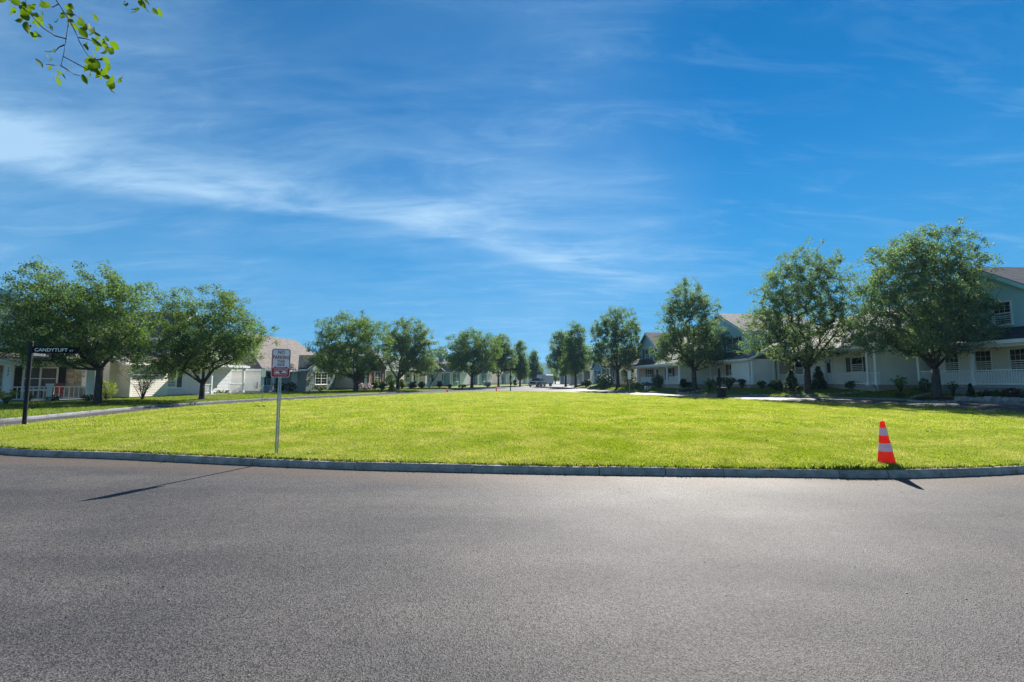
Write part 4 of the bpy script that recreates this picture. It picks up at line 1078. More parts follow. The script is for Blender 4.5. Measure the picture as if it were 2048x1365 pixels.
    def railing(s, p0, p1, z0, h=.82, step=.125):
        """p0, p1 = (u, w) ends of the rail"""
        mb = MB(); a, b = s.P(*p0, z0), s.P(*p1, z0); mb.bar(a + Vector((0, 0, h)), b + Vector((0, 0, h)), .09, .06); mb.bar(a + Vector((0, 0, .1)), b + Vector((0, 0, .1)), .06, .06)
        ro = mb.build('railing', 'white_trim', s.root); n = max(2, int((b - a).length / step))
        for k in range(n):
            p = a + (b - a) * ((k + .5) / n); o = link('baluster', BAL, None, ro, (p.x, p.y, p.z + .1), (0, 0, s.ang)); o.scale = (1, 1, h - .1)

    def downpipe(s, u, w, z0, z1): s.box('downpipe', u - .04, u + .04, w - .09, w - .01, z0, z1, 'white_trim')


HG_L, HG_R = 'houses along the left street', 'houses along the right street'

# --- nearest house on the right: two storeys, shade-tinted blue gable over a full porch
h = House('nearest right house with shade-tinted blue gable over a long white porch', (27.1, 19.0, .78), (-.05, 1), 'R', HG_R)
wp = 1.8; uL = h.u(1838); pf = 1.18; ap = h.u(1972, wp); za = h.z(1972, 540, wp); u_r = ap - 4.1; u_l = ap + 4.0; ze = za - 4.05 * .62
h.foundation(-2, uL, wp, 11, pf + .05)
h.wall(-2, uL + .9, wp, 10, pf, 4.3, 'vinyl_cream', ('front', 'far'))
h.wall(u_r, u_l, wp, 10, 4.3, ze, 'vinyl_shade_blue', ('front', 'far', 'near'), ('front', ap, za), name='gable_wall')
h.gable_front(u_r, u_l, wp, 10, ze, ap, za, 'shingle_grey', .38, 'vinyl_shade_blue')
h.wall(-2, u_r, wp + .6, 10, 4.3, 5.4, 'vinyl_shade_blue', ('front',), name='side_wall')
h.gable_side(-4, u_r + 2.5, wp + .6, 10.4, 5.4, 6, za + .5, 'shingle_grey', .35)
h.boxes('porch_floor', [(-2, uL + .05, -.12, wp, pf - .14, pf), (-2, uL, .02, wp, h.g - .3, pf - .15)], 'walk_concrete')
h.shed(-2, uL + .3, -.35, wp, 3.62, 4.5, 'shingle_dark')
for px in (1838, 1946, 2062): h.column(h.u(px), .06, pf, 3.5, .14)
for a_, b_ in ((1842, 1942), (1950, 2058)): h.railing((h.u(a_), .06), (h.u(b_), .06), pf, .86)
zt, zb_ = h.z(1970, 703, wp), 1.95
for a_, b_ in ((1894, 1921), (1955, 1987), (2025, 2058)): c = (h.u(a_, wp) + h.u(b_, wp)) / 2; h.window('front', wp, c, abs(h.u(a_, wp) - h.u(b_, wp)), zb_, zt, grid=(3, 2))
c = (h.u(2001, wp) + h.u(2035, wp)) / 2; h.window('front', wp, c, abs(h.u(2001, wp) - h.u(2035, wp)), h.z(2018, 648, wp), h.z(2018, 606, wp), grid=(3, 3))
h.downpipe(h.u(1946, wp), wp, pf, 3.4)
h.corner(u_l, wp, 4.4, ze)

# --- single-storey house with the grey roof and deep porch
h = House('single-storey grey-roofed house with white porch rail behind the big pear', (25.0, 31.3, .92), (-.02, 1), 'R', HG_R)
wp = 1.6; pf = 1.12; ue = h.u(1556); ze = 3.95; rid = 5.6; zr = 7.05
h.foundation(-.05, ue, .05, 11, pf + .04)
h.wall(0, .16, 0, 11, pf, ze, 'vinyl_white', ('near', 'front'), ('near', rid, zr), name='end_wall')
h.wall(.16, ue, wp, 11, pf, ze, 'vinyl_cream', ('front', 'far'))
h.gable_side(0, ue, 0, 11, ze, rid, zr, 'shingle_grey', .4)
h.boxes('porch_floor', [(.18, ue, -.1, wp, pf - .14, pf)], 'walk_concrete'); h.boxes('porch_base', [(.18, ue, .0, wp, h.g - .3, pf - .145)], 'foundation')
h.box('beam', .18, ue, 0, .16, ze - .34, ze - .04, 'white_trim'); h.box('porch_ceiling', .18, ue, .16, wp, ze - .1, ze - .05, 'white_trim')
for px in (1556, 1650, 1735): h.column(h.u(px), .08, pf, ze - .34, .16)
h.corner(0, 0, pf, ze)
for a_, b_ in ((1560, 1646), (1655, 1731), (1739, 1759)): h.railing((h.u(a_), .08), (h.u(b_), .08), pf, .85)
c = (h.u(1706, wp) + h.u(1728, wp)) / 2; h.window('front', wp, c, abs(h.u(1706, wp) - h.u(1728, wp)), h.z(1716, 743, wp), h.z(1716, 716, wp), grid=None, shutters='shutter_black', sw=.42)
h.door(wp, h.u(1659, wp), pf, 2.0, .9, 'door_white'); h.downpipe(h.u(1648, wp), wp, pf, ze)
c = h.u(1600, wp); h.window('front', wp, c, 1.1, 2.0, 3.2, grid=None, shutters='shutter_black', sw=.4)

# --- second gabled house
h = House('two-storey house with shade-tinted blue gable right of the teardrop pear, dark porch roof', (22.0, 42.3, .85), (-.08, 1), 'R', HG_R)
wp = 1.7; pf = 1.06; ue = h.u(1398, wp); ap = h.u(1444, wp); za = h.z(1444, 631, wp); u_r = h.u(1496, wp); ze = h.z(1496, 664, wp); u_l = ap + (ap - u_r)
h.foundation(0, u_l, .05, 11, pf + .04)
wd = h.w(1549)
h.wall(0, u_r - .05, 0, wd, pf, 3.45, 'vinyl_white', ('near', 'front'), name='end_wall')
h.wall(u_r - .05, u_l, wp, 10, pf, 4.3, 'vinyl_cream', ('front', 'far', 'near'))
h.wall(.9, u_r, wd, 10, pf, 3.45, 'vinyl_cream', ('near',), name='side_wall')
h.corner(0, wd, pf, 3.45)
h.wall(u_r, u_l, wp, 10.5, 4.3, ze, 'vinyl_shade_blue', ('front', 'near', 'far'), ('front', ap, za), name='gable_wall')
h.gable_front(u_r, u_l, wp, 10.5, ze, ap, za, 'shingle_grey', .35)
h.gable_side(0, u_r + .3, 0, 10, 3.45, 5, 5.6, 'shingle_grey', .3)
h.boxes('porch_floor', [(u_r, u_l, -.1, wp, pf - .14, pf)], 'walk_concrete'); h.boxes('porch_base', [(u_r, u_l, .0, wp, h.g - .3, pf - .145)], 'foundation')
h.shed(u_r - .2, u_l + .3, -.4, wp, 3.45, 4.45, 'shingle_dark')
for px in (1404, 1421, 1480, 1504): h.column(h.u(px), .08, pf, 3.2, .17)
for a_, b_ in ((1408, 1418), (1425, 1477), (1484, 1501)): h.railing((h.u(a_), .08), (h.u(b_), .08), pf, .82)
h.door(wp, h.u(1427, wp), pf, 2.0, .9, 'door_white')
for a_, b_, sh in ((1460, 1472, 'shutter_black'), (1485, 1488.5, 'shutter_black')): c = (h.u(a_, wp) + h.u(b_, wp)) / 2; h.window('front', wp, c, abs(h.u(a_, wp) - h.u(b_, wp)), h.z(1466, 751, wp), h.z(1466, 730, wp), grid=None, shutters=sh, sw=.45)
c = (h.u(1457, wp) + h.u(1481, wp)) / 2; h.window('front', wp, c, abs(h.u(1457, wp) - h.u(1481, wp)), h.z(1469, 702, wp), h.z(1469, 677, wp), units=2, grid=None, shutters='shutter_black', sw=.4)
c = h.u(1428, wp); h.window('front', wp, c, 1.3, h.z(1428, 704, wp), h.z(1428, 684, wp), grid=None, shutters='shutter_black', sw=.4)
h.corner(0, 0, pf, 3.45)

# --- first gabled house (farther along)
h = House('house with small shade-tinted blue gable left of the teardrop pear, dark porch roof', (18.4, 50.2, .74), (-.1, 1), 'R', HG_R)
wp = 1.6; pf = .98; ue = h.u(1272, wp); ap = h.u(1297, wp); za = h.z(1297, 668, wp); u_r = h.u(1316, wp); u_l = 2 * ap - u_r; ze = h.z(1316, 694, wp)
h.foundation(0, u_l + 1, .05, 10, pf + .04)
h.wall(.2, u_l + 1, wp, 9.9, pf, 4.2, 'vinyl_tan', ('front',)); h.wall(-.01, .18, 0, 10, pf, 4.2, 'vinyl_white', ('near', 'front'), name='end_wall')
h.wall(u_r, u_l, wp, 10, 4.2, ze, 'vinyl_shade_blue', ('front', 'near'), ('front', ap, za), name='gable_wall')
h.gable_front(u_r, u_l, wp, 10, ze, ap, za, 'shingle_brown', .35)
h.gable_side(-.1, u_l + 1, wp, 10, 4.2, 5.6, 7.0, 'shingle_brown', .3)
h.boxes('porch_floor', [(.2, u_l + 1, -.1, wp, pf - .14, pf)], 'walk_concrete'); h.boxes('porch_base', [(.2, u_l + 1, 0, wp, h.g - .3, pf - .145)], 'foundation')
h.shed(.0, u_l + 1.2, -.4, wp, 3.35, 4.3, 'shingle_dark')
for px in (1276, 1333, 1359): h.column(h.u(px), .08, pf, 3.1, .19)
for a_, b_ in ((1280, 1329), (1337, 1357)): h.railing((h.u(a_), .08), (h.u(b_), .08), pf, .85)
c = (h.u(1291, wp) + h.u(1311, wp)) / 2; h.window('front', wp, c, abs(h.u(1291, wp) - h.u(1309, wp)), h.z(1300, 719, wp), h.z(1300, 697, wp), units=2, grid=None, shutters='shutter_green', sw=.7)
for px in (1300, 1340): h.window('front', wp, h.u(px, wp), 1.4, 1.55, 2.9, units=2 if px == 1300 else 1, grid=None, shutters='shutter_black', sw=.45)
h.door(wp, h.u(1316, wp), pf, 2.0, .95, 'door_white')
mb = MB()
for k in range(3): mb.box((-.9, -.03, .18 + k * .12), (.9, .03, .25 + k * .12))
for x in (-.8, 0, .8): mb.box((x - .05, .03, 0), (x + .05, .1, .55))
p = grounded(1295, 53.5); tag(mb.build('garden_bench', 'white_trim', loc=p, rot=(0, 0, .9)), 'low white slatted garden trellis in the bed of the first gabled house', 'trellis')


# --- generic bungalow with a side wall towards the camera and a small front wing
def bungalow(label, px, Y, a, side, group, length, wall_m, wing_m, roof_m, zr=5.6, ze=3.0, wing=(.45, .8), front_m=None, door_m='door_blue', depth=9.0, seed=0, hip=2.5, z_off=0.0):
    p = grounded(px, Y); h = House(label, (p.x, p.y, terrain(p.x, p.y) + z_off), a, side, group); g = h.g; pf = g + .22; ze += g; zr += g
    h.foundation(0, length, 0, depth, pf + .04)
    h.wall(0, length, 0, depth, pf, ze, wall_m, ('near', 'front'))
    h.gable_side(0, length, 0, depth, ze, depth / 2, zr, roof_m, .4, hip)
    w0, w1 = wing[0] * length, wing[1] * length; zw = ze + (w1 - w0) * .32
    h.wall(w0, w1, -1.6, 2.5, pf - .15, ze - .05, wing_m, ('near', 'front'), ('front', (w0 + w1) / 2, zw), name='wing_wall')
    h.gable_front(w0, w1, -1.6, 3.2, ze - .05, (w0 + w1) / 2, zw, roof_m, .3)
    h.window('front', -1.6, (w0 + w1) / 2, 1.7, g + .95, g + 2.35, units=2, grid=(2, 2), shutters='shutter_black', sw=.42)
    h.window('front', 0, w0 * .3, 1.0, g + 1.0, g + 2.35, grid=None, shutters='shutter_black', sw=.3)
    h.door(0, w0 * .72, pf, 2.0, .95, door_m)
    h.box('porch_floor', w0 * .1, w0 - .03, -1.5, -.03, g - .2, pf - .05, 'walk_concrete')
    h.shed(w0 * .1, w0 + .2, -1.7, 0, ze - .25, ze + .1, roof_m)
    for k in (.15, .55): h.column(w0 * k, -1.35, pf - .05, ze - .5, .17)
    h.window('near', 0, depth * .35, .9, g + 1.3, g + 2.4, grid=None)
    for u, w in ((0, 0), (w0, -1.6), (w1, -1.6)): h.corner(u, w, pf, ze - .1)
    return h


# --- left: porch house behind the street name post
h = House('left porch house with tan stone front and number on the column', (-30.3, 21.5, .16), (.533, .846), 'L', HG_L)
wp = 1.8; pf = .33; uR = h.u(178)
h.foundation(-3, uR, wp, 9, pf + .02)
h.wall(-3, uR, wp + .06, 10, pf, 2.75, 'vinyl_grey', ('far',))
zu = h.z(20, 706, wp); h.wall(-3, uR - .6, wp + .3, 10, 2.75, 5.0, 'vinyl_grey', ('front', 'far'), ('front', (uR - 3.6) / 2 + .6, 7.3), name='gable_wall')
h.gable_front(-3, uR - .6, wp + .3, 10, 5.0, (uR - 3.6) / 2 + .6, 7.3, 'shingle_grey', .4, 'vinyl_shade_blue')
h.boxes('porch_floor', [(-3, uR + .15, -.15, wp, pf - .13, pf), (-3, uR + .1, 0, wp, h.g - .3, pf - .135)], 'walk_concrete')
h.shed(-3.2, uR + .35, -.35, wp + .3, 2.62, 3.35, 'shingle_brown')
sw_ = h.box('stone_wall', -3, h.u(163, wp), wp, wp + .055, pf, 2.5, 'mortar')
ST = []
for k in range(3):
    mb = MB(); mb.add([(-.5, -.02, -.5), (.5, -.02, -.5), (.5, -.02, .5), (-.5, -.02, .5), (-.46, .035, -.44), (.46, .035, -.44), (.46, .035, .44), (-.46, .035, .44)], [(3, 2, 1, 0), (4, 5, 6, 7), (0, 1, 5, 4), (1, 2, 6, 5), (2, 3, 7, 6), (3, 0, 4, 7)])
    me = mb.mesh('stone'); mm = mat('stone_tan_%d' % k, [(.50, .41, .32), (.42, .36, .29), (.54, .47, .38)][k], .9, .15, .25, 4, .6, 30); me.materials.append(mm); ST.append(me)
rg = random.Random(5); z = pf; openings = [(h.u(26, wp), h.u(43, wp)), (h.u(44, wp), h.u(129, wp))]
while z < 2.45:
    ch = rg.choice((.15, .19, .22)); u = -1.0 + rg.uniform(0, .3); uend = h.u(163, wp)
    while u < uend - .1:
        L_ = min(rg.uniform(.3, .62), uend - u); cu = u + L_ / 2
        if not any(a_ - .05 < cu < b_ + .05 for a_, b_ in openings) or z > 2.25:
            q = h.P(cu, wp - .012, z + ch / 2); o = link('stone', rg.choice(ST), None, sw_, q, (0, 0, h.ang + math.pi)); o.scale = (L_ - .015, 1, ch - .015)
        u += L_
    z += ch
h.door(wp - .06, (openings[0][0] + openings[0][1]) / 2, pf, 1.98, abs(openings[0][1] - openings[0][0]) * .95, 'door_dark', False)
u0_, u1_ = h.u(46, wp), h.u(111, wp); h.window('front', wp - .05, (u0_ + u1_) / 2, u1_ - u0_, .95, 2.2, units=2, grid=None, glass='curtain')
us = h.u(121, wp); h.box('shutter', us - .22, us + .22, wp - .09, wp - .05, .85, 2.3, 'shutter_black')
uc = h.u(14); col = h.column(uc, .05, pf, 2.42, .3, 'white_trim')
num = text_mesh('1\n7\n7', .09, .5); no = link('house_number', num, 'sign_ink', col); no.location = h.P(uc, .05 - .16, 1.95); no.rotation_euler = (0, 0, h.ang)
h.column(h.u(181), .05, pf, 2.42, .3); h.column(h.u(101), .05, pf, 1.22, .2)
h.boxes('post_cap', [(h.u(101) - .17, h.u(101) + .17, -.12, .22, 1.22, 1.28)], 'white_trim')
for a_, b_ in ((20, 95), (106, 174)): h.railing((h.u(a_), .05), (h.u(b_), .05), pf - .02, .78, .19)
h.railing((-3, .05), (uc - .2, .05), pf - .02, .78, .19)
ew = h.box('screen_wall', h.u(164, .9), h.u(164, .9) + .5, .9, 1.0, 1.0, 2.45, 'vinyl_white')
pn = text_mesh('1\n7\n4', .10, .62); po = link('house_number', pn, 'sign_ink', ew); po.location = h.P(h.u(165.5, .9) + .02, .885, 1.95); po.rotation_euler = (0, 0, h.ang)


# porch chair and table
def porch_chair(label, p, rz, m):
    root = empty('porch_chair', p, label, 'chair'); root.rotation_euler = (0, 0, rz)
    MB().box((-.27, -.25, .36), (.27, .25, .42)).build('seat', m, root); mb = MB()
    for k in range(5): mb.bar((-.2 + .1 * k, .25, .42), (-.2 + .1 * k, .36, .95), .085, .02, (0, 1, 0))
    mb.bar((-.27, .36, .95), (.27, .36, .95), .03, .05); mb.build('backrest', m, root)
    for x in (-.25, .25):
        for y in (-.22, .22): MB().box((x - .02, y - .02, 0), (x + .02, y + .02, .62 if y < 0 else .4)).build('leg', m, root)
        MB().box((x - .04, -.27, .6), (x + .04, .3, .63)).build('armrest', m, root)


q = h.o + h.P(h.u(115, 1.1), 1.1, pf); porch_chair('red slatted chair on the left porch', q, h.ang + math.pi, 'chair_red')
q = h.o + h.P(h.u(88, 1.1), 1.1, pf)
t = empty('porch_table', q, 'small dark side table on the left porch beside the red chair', 'table'); MB().box((-.3, -.25, .46), (.3, .25, .5)).build('table_top', 'door_dark', t)
for x in (-.25, .25):
    for y in (-.2, .2): MB().box((x - .02, y - .02, 0), (x + .02, y + .02, .46)).build('leg', 'door_dark', t)

# --- left: two-storey house behind the ragged pear
h = House('cream-sided house between the two near left pear trees', (-26.4, 31.6, .14), (.06, 1), 'L', HG_L)
pf = .32; ue = h.u(467); ze = 2.75
h.foundation(0, ue, 0, 9, pf + .03)
wst = h.w(231); h.wall(0, 3.2, 0, 9, pf, ze, 'vinyl_cream', ('near', 'front'), name='end_wall')
h.box('bay_wall', -.5, 0, wst, 9, pf, ze, 'vinyl_cream'); h.corner(-.5, wst, pf, ze, 'vinyl_cream')
h.gable_side(-.5, 3.4, 0, 9, ze, 4.5, 5.2, 'shingle_brown', .35)
h.wall(3.2, ue, .25, 9, pf, 4.7, 'vinyl_grey', ('front', 'near')); h.wall(3.2, ue - 3, .27, 9, 4.7, 4.9, 'vinyl_shade_blue', ('front', 'near'), ('front', (ue + .2) / 2, 6.9), name='gable_wall')
h.gable_front(3.2, ue - 3, .25, 9, 4.9, (ue + .2) / 2, 6.9, 'shingle_grey', .35)
h.gable_side(ue - 3.2, ue, .25, 9, 4.7 - 1.6, 4.5, 5.4, 'shingle_brown', .3)
u0_, u1_ = h.u(312, .25), h.u(351, .25); h.window('front', .25, (u0_ + u1_) / 2, u1_ - u0_, .95, 2.3, units=2, grid=None, shutters='shutter_black', sw=.45, glass='curtain')
for k in (0, 1): h.window('front', .25, 4.6 + k * 2.2, 1.1, 3.3, 4.4, grid=(2, 2), shutters='shutter_black', sw=.35)
h.window('front', .25, h.u(392, .25), .7, 1.5, 2.4, grid=None)
h.railing((h.u(377), -1.0), (h.u(401), -1.0), pf, .8); h.box('porch_floor', h.u(375), ue, -1.1, .22, h.g - .2, pf, 'walk_concrete'); h.column(h.u(400), -1.0, pf, 2.6, .13); h.column(h.u(466), -1.0, pf, 2.6, .16)
h.railing((h.u(436), -1.0), (h.u(463), -1.0), pf, .85, .15); h.shed(h.u(375), ue + .3, -1.3, .25, 2.75, 3.2, 'shingle_brown')
h.box('utility_box', h.u(424, .25) - .35, h.u(424, .25) + .35, .0, .24, .75, 1.45, 'vinyl_tan'); h.corner(0, 0, pf, ze)

# --- left: brown-roofed bungalow with blue porch and stone gable
h = House('brown-roofed bungalow with blue porch and grey stone gable', (-25.0, 45.4, .2), (.10, 1), 'L', HG_L)
pf = .4; up = h.u(607); uw0, uw1 = h.u(611, -1.0), h.u(669, -1.0); ze = 2.75; L_ = uw1 + .5
h.foundation(0, L_, 0, 9, pf + .02)
h.wall(0, L_, 1.4, 9, pf, ze, 'vinyl_shade_blue', ('front',)); h.wall(0, .5, 0, 9, pf, ze, 'vinyl_white', ('near', 'front'), name='end_wall')
h.wall(h.u(588), uw0, 0, 1.5, pf, ze, 'vinyl_grey', ('front', 'near'), name='porch_wall')
h.gable_side(0, L_ + 2, 0, 9, ze, 4.5, 6.45, 'shingle_brown', .4, 3.0)
h.box('beam', 0, uw0, .02, .2, ze - .3, ze, 'white_trim'); h.box('porch_floor', 0, uw0, -.1, 1.4, h.g - .2, pf - .02, 'walk_concrete')
zw = 4.3; st = h.box('stone_wall', uw0, uw1, -1.0, 3, h.g - .2, ze - .05, 'mortar'); um = (uw0 + uw1) / 2
mb = MB(); mb.prism([h.P(uw0, -1.0, ze - .05), h.P(uw1, -1.0, ze - .05), h.P(um, -1.0, zw)], h.P(0, 3, h.g)); mb.build('gable_wall', 'vinyl_teal', h.root)
h.gable_front(uw0, uw1, -1.0, 4, ze - .05, um, zw, 'shingle_dark', .3)
SG = []
for k in range(3):
    me = ST[0].copy(); me.materials.clear(); me.materials.append(mat('stone_slate_%d' % k, [(.20, .25, .25), (.15, .20, .21), (.27, .29, .27)][k], .9, .15, .3, 4, .6, 30)); SG.append(me)
z = h.g - .1; wu0, wu1 = h.u(630, -1.0), h.u(653, -1.0)
while z < ze - .15:
    ch = rg.choice((.2, .26)); u = uw0
    while u < uw1 - .1:
        l2 = min(rg.uniform(.4, .8), uw1 - u); cu = u + l2 / 2
        if not (wu0 - .45 < cu < wu1 + .45 and .9 < z + ch / 2 < 2.45):
            o = link('stone', rg.choice(SG), None, st, h.P(cu, -1.03, z + ch / 2), (0, 0, h.ang + math.pi)); o.scale = (l2 - .02, 1, ch - .02)
        u += l2
    z += ch
h.window('front', -1.0, (wu0 + wu1) / 2, wu1 - wu0, 1.0, 2.35, units=2, grid=(2, 2), shutters='shutter_green', sw=.5)
h.door(1.4, h.u(579, 1.4), pf, 2.0, 1.0, 'door_dark', False)
h.window('front', 1.4, h.u(541, 1.4), 1.4, .95, 2.3, grid=None, shutters='shutter_black', sw=.4)
for px in (527, 547, 586): h.column(h.u(px), .1, pf, ze - .3, .22)
h.downpipe(h.u(546), .05, .35, ze - .3); h.corner(0, 0, pf, ze)
h.box('meter_box', -.12, -.02, .3, .6, .7, 1.3, 'galvanised')

bungalow('brick-fronted house with cream side behind the dense round pear', 712, 61, (.18, 1), 'L', HG_L, 15, 'vinyl_tan', 'brick_red', 'shingle_green', 6.4, 3.0, (.05, .36), seed=1)
bungalow('white house with tall windows behind the round pear tree', 808, 79, (.22, 1), 'L', HG_L, 14, 'vinyl_white', 'vinyl_white', 'shingle_green', 5.6, 3.0, (.4, .75), seed=2)
bungalow('dark-roofed house with teal gable left of the dome-shaped pear', 888, 88, (.26, 1), 'L', HG_L, 13, 'vinyl_white', 'vinyl_teal', 'shingle_dark', 5.4, 2.9, (.02, .35), seed=3)
bungalow('cream bungalow behind the dome-shaped pear tree', 945, 106, (.28, 1), 'L', HG_L, 14, 'vinyl_cream', 'vinyl_teal', 'shingle_dark', 5.4, 3.0, (.1, .4), seed=4)
bungalow('pale house behind the far street sign', 1003, 123, (.28, 1), 'L', HG_L, 14, 'vinyl_cream', 'vinyl_white', 'shingle_dark', 5.4, 3.0, (.1, .4), seed=5)
bungalow('last house of the left street behind the pickup', 1046, 143, (.28, 1), 'L', HG_L, 14, 'vinyl_white', 'vinyl_grey', 'shingle_grey', 5.4, 3.0, (.1, .4), seed=6)
bungalow('teal and white house hidden behind the oval pear', 1238, 70, (-.06, 1), 'R', HG_R, 14, 'vinyl_grey', 'vinyl_teal', 'shingle_grey', 6.2, 3.1, (.3, .7), door_m='door_white', seed=7, z_off=.05)
bungalow('pale grey house left of the spreading dark bush', 1180, 92, (.04, 1), 'R', HG_R, 14, 'vinyl_white', 'vinyl_grey', 'shingle_brown', 5.4, 3.0, (.3, .7), door_m='door_white', seed=8)
bungalow('far white bungalow seen between the last two right pears', 1150, 116, (.12, 1), 'R', HG_R, 14, 'vinyl_white', 'vinyl_cream', 'shingle_brown', 5.2, 3.0, (.3, .7), seed=9)
bungalow('farthest house with brown roof behind the trailer', 1128, 146, (.2, 1), 'R', HG_R, 14, 'vinyl_tan', 'vinyl_grey', 'shingle_brown', 5.4, 3.0, (.3, .7), seed=10)


# ------------------------------------------------------------------ signs
def channel_post(root, H_, name='post', holes=True, w=.054):
    """perforated steel channel: two flanges and a ladder of rungs between the holes"""
    mb = MB(); z = -.1
    mb.box((-w / 2, .0, -.1), (-w / 2 + .006, .028, H_)); mb.box((w / 2 - .006, .0, -.1), (w / 2, .028, H_))
    mb.box((-w / 2 + .006, 0, -.1), (-.009, .005, H_)); mb.box((.009, 0, -.1), (w / 2 - .006, .005, H_))
    while z < H_:
        mb.box((-.009, 0, z), (.009, .005, min(H_, z + .017))); z += .03
    return mb.build(name, 'galvanised', root)


def rounded(w, h, r, n=6):
    out = []
    for cx_, cz, a0 in ((w / 2 - r, h / 2 - r, 0), (-w / 2 + r, h / 2 - r, 90), (-w / 2 + r, -h / 2 + r, 180), (w / 2 - r, -h / 2 + r, 270)):
        for k in range(n + 1): a = R(a0 + 90 * k / n); out.append((cx_ + r * math.cos(a), cz + r * math.sin(a)))
    return out


def plate(mb, pts, y0, y1, cz=0): mb.prism([(x, y0, z + cz) for x, z in pts], (0, y1 - y0, 0))


def frame(mb, w, h, r, t, y0, y1):
    o, i_ = rounded(w, h, r), rounded(w - 2 * t, h - 2 * t, max(.002, r - t)); n = len(o)
    V = [(x, y0, z) for x, z in o] + [(x, y0, z) for x, z in i_] + [(x, y1, z) for x, z in o] + [(x, y1, z) for x, z in i_]; F = []
    for k in range(n):
        j = (k + 1) % n; F += [(k, j, n + j, n + k), (2 * n + k, 3 * n + k, 3 * n + j, 2 * n + j), (k, 2 * n + k, 2 * n + j, j), (n + k, n + j, 3 * n + j, 3 * n + k)]
    mb.add(V, F)


b = on_ground(553, 909); SW, SH = .325, .535; TOP = 2.08 - b.z
root = empty('no_parking_sign', b, 'red and white no parking this side sign on perforated steel post', 'sign', 'no parking signs'); root.rotation_euler = (R(1.0), 0, R(40))
channel_post(root, TOP - .02)
mb = MB(); plate(mb, rounded(SW, SH, .045), -.012, -.008); so = mb.build('sign_plate', 'sign_white', root, loc=(0, 0, TOP - SH / 2))
mb = MB(); frame(mb, SW - .018, SH - .018, .04, .012, -.0145, -.0125); mb.build('border', 'sign_red', so)
low = rounded(SW - .03, SH - .03, .034); low = [(x, z) for x, z in low if z < 0]; zc = -SH / 2 + .170; low = [(x, z) for x, z in low]
lp = [((SW - .03) / 2, zc), (-(SW - .03) / 2, zc)] + [p_ for p_ in low]
mb = MB(); mb.prism([(x, -.0145, z) for x, z in lp], (0, .002, 0)); mb.build('red_panel', 'sign_red', so)
for txt, w_, h_, z_, m_ in (('NO', .118, .066, .200, 'sign_red_faded'), ('PARKING', .278, .068, .106, 'sign_red_faded'), ('THIS', .13, .048, .030, 'sign_red_faded'), ('SIDE', .13, .048, -.032, 'sign_red_faded'), ('TOW AWAY ZONE', .24, .020, -.116, 'sign_white')):
    o = link('lettering', text_mesh(txt, w_, h_), m_, so); o.location = (0, -.0160 if z_ > -.1 else -.0175, z_)
mb = MB(); z_ = -.083; mb.box((-.09, -.0150, z_ - .007), (.09, -.0128, z_ + .007))
for sg in (-1, 1): mb.prism([(sg * .128, -.0150, z_), (sg * .085, -.0150, z_ + .021), (sg * .085, -.0150, z_ - .021)], (0, .0022, 0))
mb.build('arrow', 'sign_red', so)
mb = MB(); fm = MB(); frame(fm, .225, .088, .014, .006, -.0175, -.0152); fm.v = [(x, y, z - .18) for x, y, z in fm.v]; mb.add(fm.v, fm.f)
for cx_, s_ in ((-.053, 1), (.053, -1)):                                          # two vehicle outlines, one towing the other
    poly = [(-.045, -.016), (.045, -.016), (.045, .002), (.03, .006), (.015, .024), (-.025, .024), (-.036, .006), (-.045, .002)]
    mb.prism([(cx_ + s_ * x, -.0175, z - .18 + (.008 if s_ < 0 else 0)) for x, z in poly], (0, .0022, 0))
mb.build('tow_symbol', 'sign_white', so)
mb = MB(); mb.bar((-.03, -.0185, -.176), (.03, -.0185, -.166), .003, .008); mb.build('tow_bar', 'sign_ink', so)
for z_ in (.25, -.25): mb = MB(); mb.lathe([(0, .004), (.008, .003), (.008, 0), (0, 0)], 10); o = mb.build('bolt', 'galvanised', so, loc=(0, -.013, z_)); o.rotation_euler = (R(90), 0, 0)


def back_sign(label, px, py, Y, htop, w, h_, rz):
    p = on_ground(px, py) if Y is None else grounded(px, Y); r_ = empty('no_parking_sign', p, label, 'sign', 'no parking signs'); r_.rotation_euler = (0, 0, rz)
    channel_post(r_, htop - .02); mb = MB(); plate(mb, rounded(w, h_, .04), -.012, -.008); mb.build('sign_plate', 'sign_white', r_, loc=(0, 0, htop - h_ / 2))


back_sign('blank back of a small sign on a pole before the oval pear tree', 1258, 788, 45.5, 2.35, .36, .8, R(12))
back_sign('small pale sign on a pole beside the spreading dark bush', 1186, 777, 70, 2.1, .4, .85, R(8))
back_sign('thin grey pole seen edge-on at the left kerb behind the no parking sign', 528, 804, 28.8, 2.05, .3, .5, R(62))


